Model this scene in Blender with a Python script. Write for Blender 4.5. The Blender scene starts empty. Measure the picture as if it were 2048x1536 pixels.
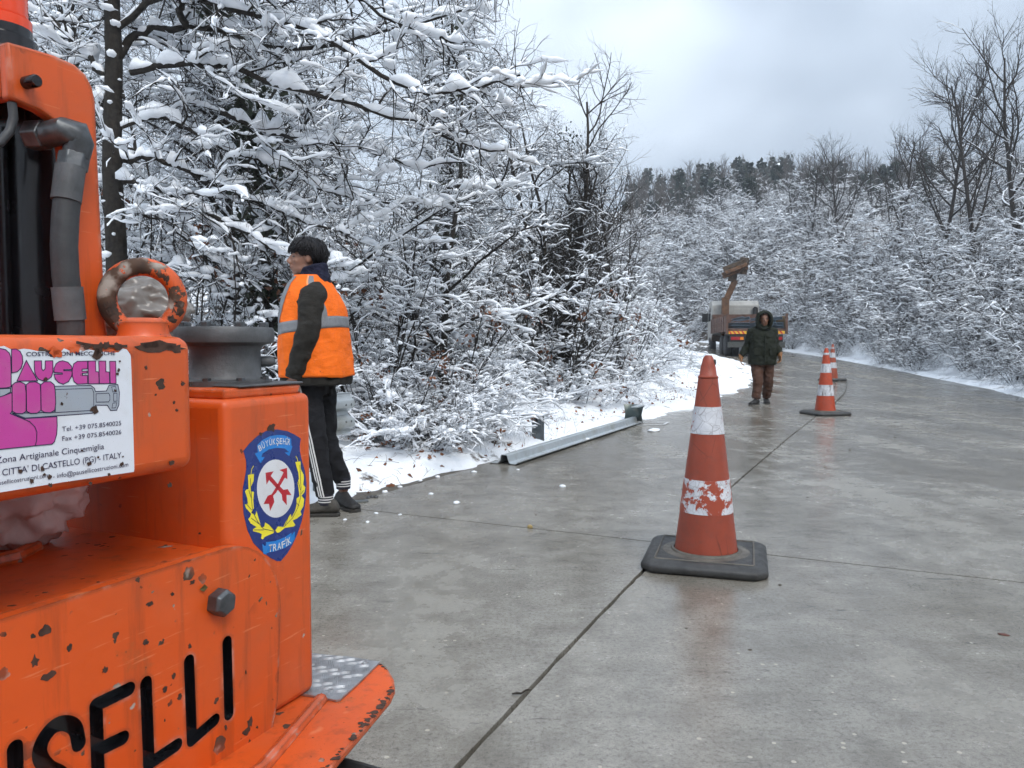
import bpy, bmesh, math, random
import numpy as np
from mathutils import Vector, Matrix, noise, Euler

# ------------------------------------------------------------------ camera, sky, sun, exposure
scene = bpy.context.scene
C = scene.collection
F, CX, CY = 1538.0, 1024.0, 768.0          # focal length and centre, in photo pixels
TILT = math.atan((768 - 689) / F)          # camera looks slightly down
CAMH = 1.1
cam_data = bpy.data.cameras.new('camera')
cam = bpy.data.objects.new('camera', cam_data)
C.objects.link(cam)
cam.location = (0, 0, CAMH)
cam.rotation_euler = (math.pi / 2 - TILT, 0, 0)
cam_data.sensor_width = 36.0
cam_data.lens = 36.0 * F / 2048.0
cam_data.clip_start = 0.02
cam_data.clip_end = 3000
scene.camera = cam

SUN_EL, SUN_AZ = math.radians(48), math.radians(150)   # azimuth clockwise from +Y: behind right of camera
world = bpy.data.worlds.new('World')
scene.world = world
world.use_nodes = True
wn, wl = world.node_tree.nodes, world.node_tree.links
wn.clear()
w_out = wn.new('ShaderNodeOutputWorld')
w_sky = wn.new('ShaderNodeTexSky')
w_sky.sky_type = 'NISHITA'
w_sky.sun_disc = False
w_sky.sun_elevation = SUN_EL
w_sky.sun_rotation = SUN_AZ
w_bg = wn.new('ShaderNodeBackground')
w_bg.inputs[1].default_value = 0.05
wl.new(w_sky.outputs[0], w_bg.inputs[0])
w_tc = wn.new('ShaderNodeTexCoord')
w_map = wn.new('ShaderNodeMapping')
w_map.inputs['Scale'].default_value = (1.0, 1.0, 1.7)
w_map.inputs['Location'].default_value = (0.35, 0.1, 0.62)
wl.new(w_tc.outputs['Generated'], w_map.inputs[0])
w_n = wn.new('ShaderNodeTexNoise')
w_n.inputs['Scale'].default_value = 1.7
w_n.inputs['Detail'].default_value = 3.5
w_n.inputs['Roughness'].default_value = 0.5
w_n.inputs['Distortion'].default_value = 0.35
wl.new(w_map.outputs[0], w_n.inputs['Vector'])
w_r = wn.new('ShaderNodeValToRGB')
w_r.color_ramp.interpolation = 'EASE'
w_r.color_ramp.elements[0].position = 0.34
w_r.color_ramp.elements[0].color = (0.30, 0.355, 0.43, 1)
w_r.color_ramp.elements[1].position = 0.66
w_r.color_ramp.elements[1].color = (0.60, 0.675, 0.77, 1)
wl.new(w_n.outputs[0], w_r.inputs[0])
w_bg2 = wn.new('ShaderNodeBackground')
# overcast sky: evenly brighter towards the zenith
w_sep = wn.new('ShaderNodeSeparateXYZ')
wl.new(w_tc.outputs['Generated'], w_sep.inputs[0])
w_mx = wn.new('ShaderNodeMath'); w_mx.operation = 'MAXIMUM'; w_mx.inputs[1].default_value = 0.0
wl.new(w_sep.outputs[2], w_mx.inputs[0])
w_ma = wn.new('ShaderNodeMath'); w_ma.operation = 'MULTIPLY_ADD'; w_ma.inputs[1].default_value = 1.25; w_ma.inputs[2].default_value = 1.0
wl.new(w_mx.outputs[0], w_ma.inputs[0])
wl.new(w_ma.outputs[0], w_bg2.inputs[1])
wl.new(w_r.outputs[0], w_bg2.inputs[0])
w_mix = wn.new('ShaderNodeMixShader')
w_mix.inputs[0].default_value = 0.92
wl.new(w_bg.outputs[0], w_mix.inputs[1])
wl.new(w_bg2.outputs[0], w_mix.inputs[2])
wl.new(w_mix.outputs[0], w_out.inputs[0])

sun_data = bpy.data.lights.new('sun', 'SUN')
sun_data.energy = 1.5
sun_data.angle = math.radians(25)
sun_data.color = (1.0, 0.96, 0.9)
sun = bpy.data.objects.new('sun', sun_data)
C.objects.link(sun)
sd = Vector((math.sin(SUN_AZ) * math.cos(SUN_EL), math.cos(SUN_AZ) * math.cos(SUN_EL), math.sin(SUN_EL)))
sun.rotation_euler = sd.to_track_quat('Z', 'Y').to_euler()

scene.view_settings.view_transform = 'Standard'
scene.view_settings.look = 'None'
scene.view_settings.exposure = 0.52
scene.view_settings.gamma = 1.0
scene.view_settings.use_curve_mapping = False
scene.render.engine = 'CYCLES'
cy = scene.cycles
cy.use_denoising = True
try:
    cy.denoiser = 'OPENIMAGEDENOISE'
    cy.denoising_input_passes = 'RGB_ALBEDO_NORMAL'
except Exception:
    pass
cy.max_bounces = 6
cy.diffuse_bounces = 4
cy.use_adaptive_sampling = True
cy.adaptive_threshold = 0.03
cy.adaptive_min_samples = 12
cy.glossy_bounces = 2
cy.transmission_bounces = 4
cy.transparent_max_bounces = 6
cy.caustics_reflective = False
cy.caustics_refractive = False

# ------------------------------------------------------------------ pixels to points
ST, CT = math.sin(TILT), math.cos(TILT)
def ray(px, py):
    xc, yc = (px - CX) / F, (CY - py) / F
    return Vector((xc, CT + yc * ST, -ST + yc * CT))
def gnd(px, py, z=0.0):
    d = ray(px, py)
    s = (z - CAMH) / d.z
    return Vector((d.x * s, d.y * s, z))
def at(px, py, Y):
    d = ray(px, py)
    s = Y / d.y
    return Vector((d.x * s, Y, CAMH + d.z * s))

# ------------------------------------------------------------------ materials
class NT:
    def __init__(self, name):
        self.m = bpy.data.materials.new(name)
        self.m.use_nodes = True
        self.t = self.m.node_tree
        self.n, self.l = self.t.nodes, self.t.links
        self.b = self.n['Principled BSDF']
        self._c = None
    def node(self, kind, **kw):
        nd = self.n.new(kind)
        for k, v in kw.items():
            if k in nd.inputs.keys():
                self.put(nd.inputs[k], v)
            else:
                setattr(nd, k, v)
        return nd
    def put(self, sock, v):
        if isinstance(v, bpy.types.NodeSocket):
            self.l.new(v, sock)
        else:
            if isinstance(v, (tuple, list)) and len(v) == 3 and sock.type == 'RGBA':
                v = (*v, 1)
            sock.default_value = v
    def coord(self, which='Object'):
        if self._c is None:
            self._c = self.n.new('ShaderNodeTexCoord')
        return self._c.outputs[which]
    def mapping(self, vec, scale=(1, 1, 1), loc=(0, 0, 0), rot=(0, 0, 0)):
        m = self.n.new('ShaderNodeMapping')
        self.l.new(vec, m.inputs[0])
        m.inputs['Scale'].default_value = scale
        m.inputs['Location'].default_value = loc
        m.inputs['Rotation'].default_value = rot
        return m.outputs[0]
    def noise(self, scale, detail=4, rough=0.5, vec=None, dist=0.0):
        nd = self.n.new('ShaderNodeTexNoise')
        self.l.new(vec if vec is not None else self.coord(), nd.inputs['Vector'])
        nd.inputs['Scale'].default_value = scale
        nd.inputs['Detail'].default_value = detail
        nd.inputs['Roughness'].default_value = rough
        nd.inputs['Distortion'].default_value = dist
        return nd.outputs[0]
    def voronoi(self, scale, feature='F1', vec=None, out=0, rnd=1.0):
        nd = self.n.new('ShaderNodeTexVoronoi')
        nd.feature = feature
        self.l.new(vec if vec is not None else self.coord(), nd.inputs['Vector'])
        nd.inputs['Scale'].default_value = scale
        nd.inputs['Randomness'].default_value = rnd
        return nd.outputs[out]
    def ramp(self, fac, stops, interp='LINEAR'):
        nd = self.n.new('ShaderNodeValToRGB')
        nd.color_ramp.interpolation = interp
        els = nd.color_ramp.elements
        while len(els) < len(stops):
            els.new(0.5)
        for e, (p, c) in zip(els, stops):
            e.position = p
            if not isinstance(c, (tuple, list)):
                c = (c, c, c)
            e.color = (*c[:3], 1)
        self.l.new(fac, nd.inputs[0])
        return nd.outputs[0]
    def mix(self, fac, a, b, blend='MIX'):
        nd = self.n.new('ShaderNodeMix')
        nd.data_type = 'RGBA'
        nd.blend_type = blend
        self.put(nd.inputs[0], fac)
        self.put(nd.inputs[6], a)
        self.put(nd.inputs[7], b)
        return nd.outputs[2]
    def math(self, op, a, b=None, c=None, clamp=False):
        nd = self.n.new('ShaderNodeMath')
        nd.operation = op
        nd.use_clamp = clamp
        for i, v in enumerate((a, b, c)):
            if v is not None:
                self.put(nd.inputs[i], v)
        return nd.outputs[0]
    def sep(self, vec):
        nd = self.n.new('ShaderNodeSeparateXYZ')
        self.l.new(vec, nd.inputs[0])
        return nd.outputs
    def bump(self, height, strength=0.3, dist=0.01):
        nd = self.n.new('ShaderNodeBump')
        nd.inputs['Strength'].default_value = strength
        nd.inputs['Distance'].default_value = dist
        self.l.new(height, nd.inputs['Height'])
        self.l.new(nd.outputs[0], self.b.inputs['Normal'])
    def set(self, base=None, rough=None, metal=None, spec=None, **kw):
        if base is not None: self.put(self.b.inputs['Base Color'], base)
        if rough is not None: self.put(self.b.inputs['Roughness'], rough)
        if metal is not None: self.put(self.b.inputs['Metallic'], metal)
        if spec is not None: self.put(self.b.inputs['Specular IOR Level'], spec)
        for k, v in kw.items(): self.put(self.b.inputs[k], v)
        return self.m

def simple(name, col, rough=0.5, metal=0.0, var=0.15, scale=20.0, bump=0.0, bscale=60.0, bdist=0.004, spec=0.5):
    t = NT(name)
    n = t.noise(scale, 5, 0.6)
    lo = tuple(max(0, c * (1 - var)) for c in col)
    hi = tuple(min(1, c * (1 + var)) for c in col)
    base = t.ramp(n, [(0.3, lo), (0.7, hi)])
    t.set(base=base, metal=metal, spec=spec,
          rough=t.ramp(t.noise(scale * 2.3, 4), [(0.3, max(0, rough - 0.08)), (0.7, min(1, rough + 0.08))]))
    if bump:
        t.bump(t.noise(bscale, 5, 0.6), bump, bdist)
    return t.m

# ------------------------------------------------------------------ mesh helpers
class MB:
    """collects shapes for ONE mesh"""
    def __init__(self):
        self.v, self.f, self.mi, self.cur = [], [], [], 0
    def add(self, vs, fs):
        o = len(self.v)
        self.v.extend([tuple(p) for p in vs])
        self.f.extend([tuple(i + o for i in f) for f in fs])
        self.mi.extend([self.cur] * len(fs))
        return self
    def box(self, lo, hi):
        x0, y0, z0 = lo; x1, y1, z1 = hi
        return self.add([(x0,y0,z0),(x1,y0,z0),(x1,y1,z0),(x0,y1,z0),(x0,y0,z1),(x1,y0,z1),(x1,y1,z1),(x0,y1,z1)],
                        [(0,3,2,1),(4,5,6,7),(0,1,5,4),(1,2,6,5),(2,3,7,6),(3,0,4,7)])
    def obox(self, c, ax, ay, az):
        c, ax, ay, az = Vector(c), Vector(ax), Vector(ay), Vector(az)
        vs = [c + sx*ax + sy*ay + sz*az for sz in (-1,1) for (sx,sy) in ((-1,-1),(1,-1),(1,1),(-1,1))]
        return self.add(vs, [(0,3,2,1),(4,5,6,7),(0,1,5,4),(1,2,6,5),(2,3,7,6),(3,0,4,7)])
    def prism(self, poly, a, b, fn):
        """poly: 2D points; fn(p, t) -> 3D; between t = a and t = b"""
        n = len(poly)
        vs = [fn(p, a) for p in poly] + [fn(p, b) for p in poly]
        fs = [tuple(range(n)), tuple(range(2*n - 1, n - 1, -1))]
        fs += [((i+1) % n, i, n + i, n + (i+1) % n) for i in range(n)]
        return self.add(vs, fs)
    def rings(self, rings, cap=True, closed=False):
        n = len(rings[0])
        vs = [p for r in rings for p in r]
        fs = []
        m = len(rings)
        for i in range(m if closed else m - 1):
            j = (i + 1) % m
            for k in range(n):
                k2 = (k + 1) % n
                fs.append((i*n + k, i*n + k2, j*n + k2, j*n + k))
        if cap and not closed:
            fs.append(tuple(range(n - 1, -1, -1)))
            fs.append(tuple((m-1)*n + k for k in range(n)))
        return self.add(vs, fs)
    def tube(self, pts, radii, sides=8, cap=True, round_ends=False, flat=1.0, closed=False):
        pts = [Vector(p) for p in pts]
        if not isinstance(radii, (list, tuple)): radii = [radii] * len(pts)
        radii = list(radii)
        if round_ends:
            d0 = (pts[0] - pts[1]).normalized(); d1 = (pts[-1] - pts[-2]).normalized()
            r0, r1 = radii[0], radii[-1]
            a = [(pts[0] + d0*r0*math.sin(t), r0*math.cos(t)) for t in (1.45, 1.1, 0.6)]
            b = [(pts[-1] + d1*r1*math.sin(t), r1*math.cos(t)) for t in (0.6, 1.1, 1.45)]
            pts = [p for p, _ in a] + pts + [p for p, _ in b]
            radii = [r for _, r in a] + radii + [r for _, r in b]
        rings = []
        prev = None
        m = len(pts)
        for i, p in enumerate(pts):
            if closed: t = (pts[(i+1) % m] - pts[i-1])
            else: t = pts[min(i+1, m-1)] - pts[max(i-1, 0)]
            if t.length < 1e-9: t = Vector((0,0,1))
            t.normalize()
            if prev is None:
                up = Vector((0,0,1)) if abs(t.z) < 0.9 else Vector((1,0,0))
                a = t.cross(up).normalized()
            else:
                a = (prev - t * prev.dot(t))
                if a.length < 1e-6: a = t.orthogonal()
                a.normalize()
            prev = a
            b = t.cross(a)
            rings.append([p + radii[i]*(math.cos(2*math.pi*k/sides)*a + flat*math.sin(2*math.pi*k/sides)*b) for k in range(sides)])
        return self.rings(rings, cap, closed)
    def lathe(self, prof, c=(0,0,0), axis='z', seg=24, cap=True):
        rings = []
        for r, h in prof:
            ring = []
            for k in range(seg):
                a = 2*math.pi*k/seg
                if axis == 'z': p = (c[0]+r*math.cos(a), c[1]+r*math.sin(a), c[2]+h)
                elif axis == 'y': p = (c[0]+r*math.sin(a), c[1]+h, c[2]+r*math.cos(a))
                else: p = (c[0]+h, c[1]+r*math.cos(a), c[2]+r*math.sin(a))
                ring.append(p)
            rings.append(ring)
        return self.rings(rings, cap)
    def ball(self, c, r, seg=12, rr=8, M=None):
        if not isinstance(r, (tuple, list)): r = (r, r, r)
        rings = []
        for i in range(1, rr):
            t = math.pi*i/rr
            rings.append([(r[0]*math.sin(t)*math.cos(2*math.pi*k/seg), r[1]*math.sin(t)*math.sin(2*math.pi*k/seg), -r[2]*math.cos(t)) for k in range(seg)])
        c = Vector(c)
        if M is None: M = Matrix.Identity(3)
        return self.rings([[c + M @ Vector(p) for p in rg] for rg in rings])
    def mesh(self, name, smooth=None):
        me = bpy.data.meshes.new(name)
        me.from_pydata(self.v, [], self.f)
        if self.cur:
            me.polygons.foreach_set('material_index', self.mi)
        me.validate()
        bm = bmesh.new(); bm.from_mesh(me)
        bmesh.ops.recalc_face_normals(bm, faces=bm.faces)
        bm.to_mesh(me); bm.free()
        if smooth is not None:
            me.shade_smooth()
            if smooth < 180: me.set_sharp_from_angle(angle=math.radians(smooth))
        return me
    def build(self, name, mat, parent=None, off=None, smooth=None, bevel=0, seg=2, fn=None):
        if fn: self.v = [tuple(fn(p)) for p in self.v]
        if off is not None:
            self.v = [(p[0]-off[0], p[1]-off[1], p[2]-off[2]) for p in self.v]
        if bevel and smooth is None: smooth = 35
        return link(name, self.mesh(name, smooth), mat, parent, bevel, seg)

def link(name, me, mat, parent=None, bevel=0, seg=2):
    o = bpy.data.objects.new(name, me)
    C.objects.link(o)
    if mat is not None:
        for m in (mat if isinstance(mat, (list, tuple)) else [mat]):
            me.materials.append(m)
    if parent is not None: o.parent = parent
    if bevel:
        b = o.modifiers.new('bevel', 'BEVEL')
        b.width = bevel; b.segments = seg; b.limit_method = 'ANGLE'; b.angle_limit = math.radians(35)
        b.harden_normals = False
    return o

def tag(o, label=None, cat=None, group=None, kind=None):
    if label: o['label'] = label
    if cat: o['category'] = cat
    if group: o['group'] = group
    if kind: o['kind'] = kind
    return o

def thing(name, label, cat, loc=(0,0,0), rotz=0.0, group=None):
    o = bpy.data.objects.new(name, None)
    C.objects.link(o)
    o.empty_display_size = 0.2
    o.location = loc
    o.rotation_euler = (0, 0, rotz)
    return tag(o, label, cat, group)

def copy_tree(o, parent=None):
    c = o.copy()
    C.objects.link(c)
    c.parent = parent
    for ch in list(o.children):
        copy_tree(ch, c)
    return c

def evaluated(o):
    """apply modifiers in place"""
    dg = bpy.context.evaluated_depsgraph_get()
    me = bpy.data.meshes.new_from_object(o.evaluated_get(dg))
    o.modifiers.clear()
    o.data = me
    return o

def smooth01(a, b, x):
    t = min(1, max(0, (x - a) / (b - a)))
    return t*t*(3 - 2*t)
def lerp(a, b, t): return a + (b - a)*t
def nz(x, y=0, z=0): return noise.noise(Vector((x, y, z)))
def fbm(x, y=0, z=0, o=4): return noise.fractal(Vector((x, y, z)), 1.0, 2.0, o)
def catmull(P, n):
    P = [np.array(p, float) for p in P]
    out = []
    for i in range(len(P) - 1):
        p0 = P[i-1] if i > 0 else 2*P[0]-P[1]
        p1, p2 = P[i], P[i+1]
        p3 = P[i+2] if i+2 < len(P) else 2*P[-1]-P[-2]
        for k in range(n):
            t = k/n
            out.append(0.5*((2*p1)+(-p0+p2)*t+(2*p0-5*p1+4*p2-p3)*t*t+(-p0+3*p1-3*p2+p3)*t**3))
    out.append(P[-1])
    return np.array(out)

# ------------------------------------------------------------------ the road's line
JP = [(-6.5,-14),(-3.2,-6),(-1.0,0),(-0.12,2.0),(0.63,3.67),(1.56,5.62),(3.2,8.9),(4.97,12.4),(7.3,17.5),(9.2,22),(10.6,27),(11.1,32),(10.8,38),(9.5,45),(6,52),(0,58),(-10,62),(-24,64)]
JC = catmull(JP, 24)
seg = np.linalg.norm(np.diff(JC, axis=0), axis=1)
JS = np.concatenate([[0], np.cumsum(seg)])
def road_z(y):
    y = np.asarray(y, float)
    return 0.05 * 2.0 * np.log1p(np.exp(np.clip((np.minimum(y, 70) - 22) / 2.0, -30, 30)))
def jpos(s):
    return np.array([np.interp(s, JS, JC[:,0]), np.interp(s, JS, JC[:,1])])
def jdir(s):
    a, b = jpos(s - 0.6), jpos(s + 0.6)
    d = b - a
    return d / np.linalg.norm(d)
S_AT_Y = lambda y: float(np.interp(y, JC[:,1], JS))
LEFT_W = 2.25
def right_w(s):
    y = np.interp(s, JS, JC[:,1])
    return np.interp(y, [0, 16, 20, 25, 30, 70], [3.7, 3.75, 3.45, 2.75, 2.3, 2.3])
def road_pt(s, t, dz=0.0):
    p, d = jpos(s), jdir(s)
    x, y = p[0] + d[1]*t, p[1] - d[0]*t         # t > 0 to the right
    return (x, y, float(road_z(y)) + dz)
def road_coords(X, Y):
    """signed lateral distance and arc length of many points"""
    X, Y = np.asarray(X, float).ravel(), np.asarray(Y, float).ravel()
    P = JC[::3]; S = JS[::3]
    D = np.gradient(P, axis=0); D /= np.linalg.norm(D, axis=1)[:,None]
    d2 = (X[:,None]-P[None,:,0])**2 + (Y[:,None]-P[None,:,1])**2
    k = d2.argmin(1)
    dx, dy = X - P[k,0], Y - P[k,1]
    t = dx*D[k,1] - dy*D[k,0]
    return t, S[k]
def ss(a, b, x):
    t = np.clip((x - a) / (b - a), 0, 1)
    return t*t*(3 - 2*t)
def land(X, Y):
    X, Y = np.asarray(X, float), np.asarray(Y, float)
    t, s = road_coords(X, Y)
    t, s = t.reshape(X.shape), s.reshape(X.shape)
    base = road_z(Y)
    er = t - right_w(s)
    el = -t - LEFT_W
    h = base - 0.04
    r = np.clip(er - 0.7, 0, None)
    h = h + np.where(er > 0, 20*(1 - np.exp(-r*0.66/20)), 0)*(1 - 0.5*ss(38, 75, Y))
    l = np.clip(el - 1.2, 0, None)
    h = h + np.where(el > 0, 5*(1 - np.exp(-l*0.10/5)), 0)
    inside = np.clip(np.minimum(-er, -el) + 0.35, 0, 0.6) / 0.6
    h = h - 0.22*inside
    h = h + 15*ss(52, 140, Y)*ss(-70, 50, X)
    h = h + np.clip(Y - 165, 0, 400)*0.02
    return h
def land1(x, y): return float(land(np.array([x]), np.array([y]))[0])

# ------------------------------------------------------------------ ground materials
def snow_mat(name, patch=0.0, scale=1.6):
    t = NT(name)
    n = t.noise(7, 5, 0.6)
    base = t.ramp(n, [(0.3, (0.80, 0.83, 0.87)), (0.7, (0.88, 0.90, 0.92))])
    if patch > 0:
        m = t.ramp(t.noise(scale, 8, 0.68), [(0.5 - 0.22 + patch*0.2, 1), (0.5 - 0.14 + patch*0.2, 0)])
        litter_shade = t.ramp(t.noise(30, 4, 0.7), [(0.3, (0.035, 0.026, 0.018)), (0.7, (0.12, 0.085, 0.055))])  # brown leaf litter, also standing in for twig shade on the snow
        base = t.mix(m, base, litter_shade)
    t.set(base=base, rough=0.75, spec=0.25)
    t.bump(t.noise(38, 6, 0.65), 0.5, 0.02)
    return t.m
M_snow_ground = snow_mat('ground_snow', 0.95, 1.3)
M_snow_bank = snow_mat('bank_snow', 0.22, 2.4)
M_snow = snow_mat('lying_snow')
def dirt_mat():
    t = NT('gravel_dirt')
    n = t.noise(9, 8, 0.7)
    v = t.voronoi(70)
    base = t.ramp(n, [(0.25, (0.045, 0.037, 0.028)), (0.55, (0.10, 0.085, 0.065)), (0.8, (0.17, 0.15, 0.12))])
    base = t.mix(t.ramp(v, [(0.05, 0.6), (0.25, 0.0)]), base, (0.2, 0.18, 0.16))
    t.set(base=base, rough=0.6)
    t.bump(t.noise(60, 6, 0.7), 0.7, 0.02)
    return t.m
M_dirt = dirt_mat()
def road_mat():
    t = NT('wet_concrete')
    c = t.coord()
    RD = math.radians(26)
    along = t.mapping(c, (1.1, 0.16, 1), rot=(0, 0, RD))          # bands that run with the traffic
    across = t.mapping(c, (5, 26, 10), rot=(0, 0, RD))            # broom marks across the slab
    lane = t.noise(1.6, 4, 0.55, vec=along)
    broom = t.noise(1.0, 5, 0.7, vec=across)
    big = t.noise(0.55, 6, 0.62, dist=0.5)
    mid = t.noise(4.2, 7, 0.7)
    grit = t.noise(62, 5, 0.78)
    fine = t.noise(260, 2, 0.7)
    wetm = t.math('ADD', t.math('MULTIPLY', lane, 0.55), t.math('ADD', t.math('MULTIPLY', big, 0.45), t.math('MULTIPLY', mid, 0.22)))
    wet = t.ramp(wetm, [(0.52, 1.0), (0.72, 0.0)])
    base = t.ramp(big, [(0.3, (0.225, 0.202, 0.165)), (0.5, (0.28, 0.26, 0.224)), (0.72, (0.335, 0.317, 0.28))])
    base = t.mix(t.ramp(mid, [(0.38, 0.55), (0.58, 0.0)]), base, (0.135, 0.118, 0.094))
    base = t.mix(t.ramp(grit, [(0.34, 0.70), (0.50, 0.0)]), base, (0.085, 0.076, 0.064))
    base = t.mix(t.ramp(grit, [(0.58, 0.0), (0.74, 0.55)]), base, (0.43, 0.41, 0.37))
    base = t.mix(t.ramp(fine, [(0.35, 0.45), (0.5, 0.0)]), base, (0.08, 0.072, 0.06))
    pit = t.math('MULTIPLY', t.ramp(broom, [(0.30, 1), (0.40, 0)]), t.ramp(t.noise(1.7, 4), [(0.42, 0.05), (0.62, 0.9)]))
    base = t.mix(pit, base, (0.040, 0.035, 0.029))
    v2 = t.voronoi(42); v2c = t.sep(t.voronoi(42, out=1))
    k2 = t.math('MULTIPLY', t.math('LESS_THAN', v2, t.math('MULTIPLY', v2c[2], 0.30)), t.math('GREATER_THAN', v2c[1], 0.95))
    base = t.mix(k2, base, (0.40, 0.365, 0.30))
    base = t.mix(wet, base, (0.80, 0.795, 0.79), 'MULTIPLY')
    rough = t.mix(wet, t.ramp(mid, [(0.3, 0.22), (0.7, 0.40)]), t.ramp(broom, [(0.3, 0.05), (0.7, 0.16)]))
    t.set(base=base, rough=rough, spec=0.5)
    h = t.math('ADD', t.math('MULTIPLY', grit, 0.8), t.math('MULTIPLY', broom, 0.6))
    t.bump(h, 0.18, 0.006)
    return t.m
M_road = road_mat()
M_joint = simple('joint_dirt', (0.022, 0.02, 0.017), 0.6, var=0.4, scale=40)

# ------------------------------------------------------------------ terrain sheet
xs = np.unique(np.concatenate([np.linspace(-600, -60, 14), np.linspace(-60, -12, 26), np.linspace(-12, 26, 58), np.linspace(26, 90, 34), np.linspace(90, 700, 16)]))
ys = np.unique(np.concatenate([np.linspace(-60, -8, 10), np.linspace(-8, 66, 96), np.linspace(66, 170, 36), np.linspace(170, 900, 14)]))
GX, GY = np.meshgrid(xs, ys)
GZ = land(GX, GY)
tv = np.stack([GX.ravel(), GY.ravel(), GZ.ravel()], 1)
nx_, ny_ = len(xs), len(ys)
fc = [(j*nx_+i, j*nx_+i+1, (j+1)*nx_+i+1, (j+1)*nx_+i) for j in range(ny_-1) for i in range(nx_-1)]
me = bpy.data.meshes.new('terrain')
me.from_pydata(tv.tolist(), [], fc)
me.shade_smooth()
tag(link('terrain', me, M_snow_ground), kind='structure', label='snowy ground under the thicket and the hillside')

# ------------------------------------------------------------------ road: dark bed and concrete slabs with open joints
S0, S1 = 2.0, float(JS[-1]) - 1.0
b = MB()
rr = []
for s in np.arange(S0, S1, 0.8):
    w = float(right_w(s))
    rr.append([road_pt(s, -LEFT_W + 0.03, -0.03), road_pt(s, w - 0.03, -0.03), road_pt(s, w - 0.03, -0.16), road_pt(s, -LEFT_W + 0.03, -0.16)])
b.rings(rr)
road = tag(b.build('road', M_joint), kind='structure', label='wet grey concrete road bending left past the truck')
s_joint = S_AT_Y(4.2)
cuts = [S0] + [s_joint + 11.3*k for k in range(-2, 9)]
cuts = [c for c in cuts if S0 <= c < S1 - 2] + [S1]
cuts = sorted(set(cuts))
for i in range(len(cuts) - 1):
    a, z = cuts[i] + 0.0065, cuts[i+1] - 0.0065
    near = cuts[i] < S_AT_Y(16)
    n = max(3, int((z - a)/(0.07 if near else 0.5)))
    skew = -0.012
    for lane in (0, 1):
        b = MB(); rings = []
        for k in range(n + 1):
            s = a + (z - a)*k/n
            w = float(right_w(s))
            j = 0.004*nz(s*9, 3.3, lane) + 0.003*nz(s*31, 1.3, lane)
            e = 0.06*nz(s*1.7, 7.7, lane) + 0.03*nz(s*6, 2.7, lane)
            if lane == 0: ts = [-LEFT_W + e, -1.6, -1.0, -0.5, -0.2, -0.009 + j]
            else: ts = [0.008 + j, 0.25, 0.8, 1.6, 2.1 if w > 2.4 else 2.0, w + e]
            sk = 0.0
            top = [road_pt(s + (tt*0.0), tt, 0.002*nz(s*0.8, tt)) for tt in ts]
            bot = [(p[0], p[1], p[2] - 0.14) for p in (top[-1], top[0])]
            rings.append(top + bot)
        b.rings(rings)
        b.build('slab', M_road, road, smooth=40)

# ------------------------------------------------------------------ verges: gravel strip, ragged snow edge
def verge(name, mat, side, e0, e1, ds, ne, hfun, ya, yb, label):
    sa, sb = S_AT_Y(ya), S_AT_Y(yb)
    ns = int((sb - sa)/ds)
    vs, fs = [], []
    es = e0 + (e1 - e0)*np.linspace(0, 1, ne)**1.5
    for i in range(ns + 1):
        s = sa + (sb - sa)*i/ns
        w = float(right_w(s)) if side > 0 else LEFT_W
        for e in es:
            x, y, z = road_pt(s, side*(w + e))
            vs.append((x, y, z + hfun(x, y, e, s)))
    for i in range(ns):
        for k in range(ne - 1):
            q = (i*ne + k, i*ne + k + 1, (i+1)*ne + k + 1, (i+1)*ne + k)
            fs.append(q if side > 0 else q[::-1])
    me = bpy.data.meshes.new(name)
    me.from_pydata(vs, [], fs); me.shade_smooth()
    return tag(link(name, me, mat), label=label, kind='structure')
def h_dirt(x, y, e, s):
    return -0.012 - 0.03*smooth01(-0.1, 0.5, e) + 0.015*nz(x*5, y*5) + 0.10*smooth01(0.5, 1.6, e) - 0.1*smooth01(1.6, 2.2, e)
verge('dirt_verge', M_dirt, -1, 0.02, 2.3, 0.12, 14, h_dirt, 2.0, 40, 'brown gravel strip along the left road edge')
def h_snowL(x, y, e, s):
    # where the snow begins: a little back from the slab near the worker, right over the edge by the bend
    yy = y
    start = lerp(0.20, -0.12, smooth01(8, 13.5, yy)) + 0.30*nz(x*1.1, y*1.1, 2) + 0.16*nz(x*4, y*4, 5)
    bulge = 0.35*smooth01(12, 14, yy)*(1 - smooth01(26, 30, yy))
    d = e - start
    th = 0.075*smooth01(0.0, 0.22, d) + 0.10*smooth01(0.2, 1.3, d) - 0.06*smooth01(0, -0.2, d)
    if d > 0:
        th += 0.05*max(0, fbm(x*2.2, y*2.2, 1)) + 0.035*nz(x*7, y*7)*smooth01(0, .4, d) + 0.018*nz(x*17, y*17)*smooth01(0, .3, d)
        th += bulge*smooth01(0.2, 1.8, d)*(0.75 + 0.5*nz(x*0.9, y*0.9, 8))
    if e > 1.2: th += 0.10*(e - 1.2)
    return th - 0.03*smooth01(0, 0.6, -d)
verge('snow_verge', M_snow_bank, -1, -0.45, 6.5, 0.075, 44, h_snowL, 2.0, 42, 'ragged bank of fresh snow along the left road edge')
def h_snowR(x, y, e, s):
    d = e - 0.10 - 0.14*nz(x*1.3, y*1.3, 4) - 0.1*nz(x*4, y*4, 6)
    th = 0.07*smooth01(0, 0.2, d) - 0.05*smooth01(0, -0.2, d) + 0.03*nz(x*6, y*6)*smooth01(0, .3, d)
    if e > 0.7: th += 0.64*(e - 0.7)
    return th + 0.12*max(0, fbm(x*1.5, y*1.5, 3))*smooth01(0.4, 1.2, e)
verge('snow_verge', M_snow_bank, 1, -0.3, 2.6, 0.10, 24, h_snowR, 6, 46, 'narrow snow strip at the foot of the right bank')

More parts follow.
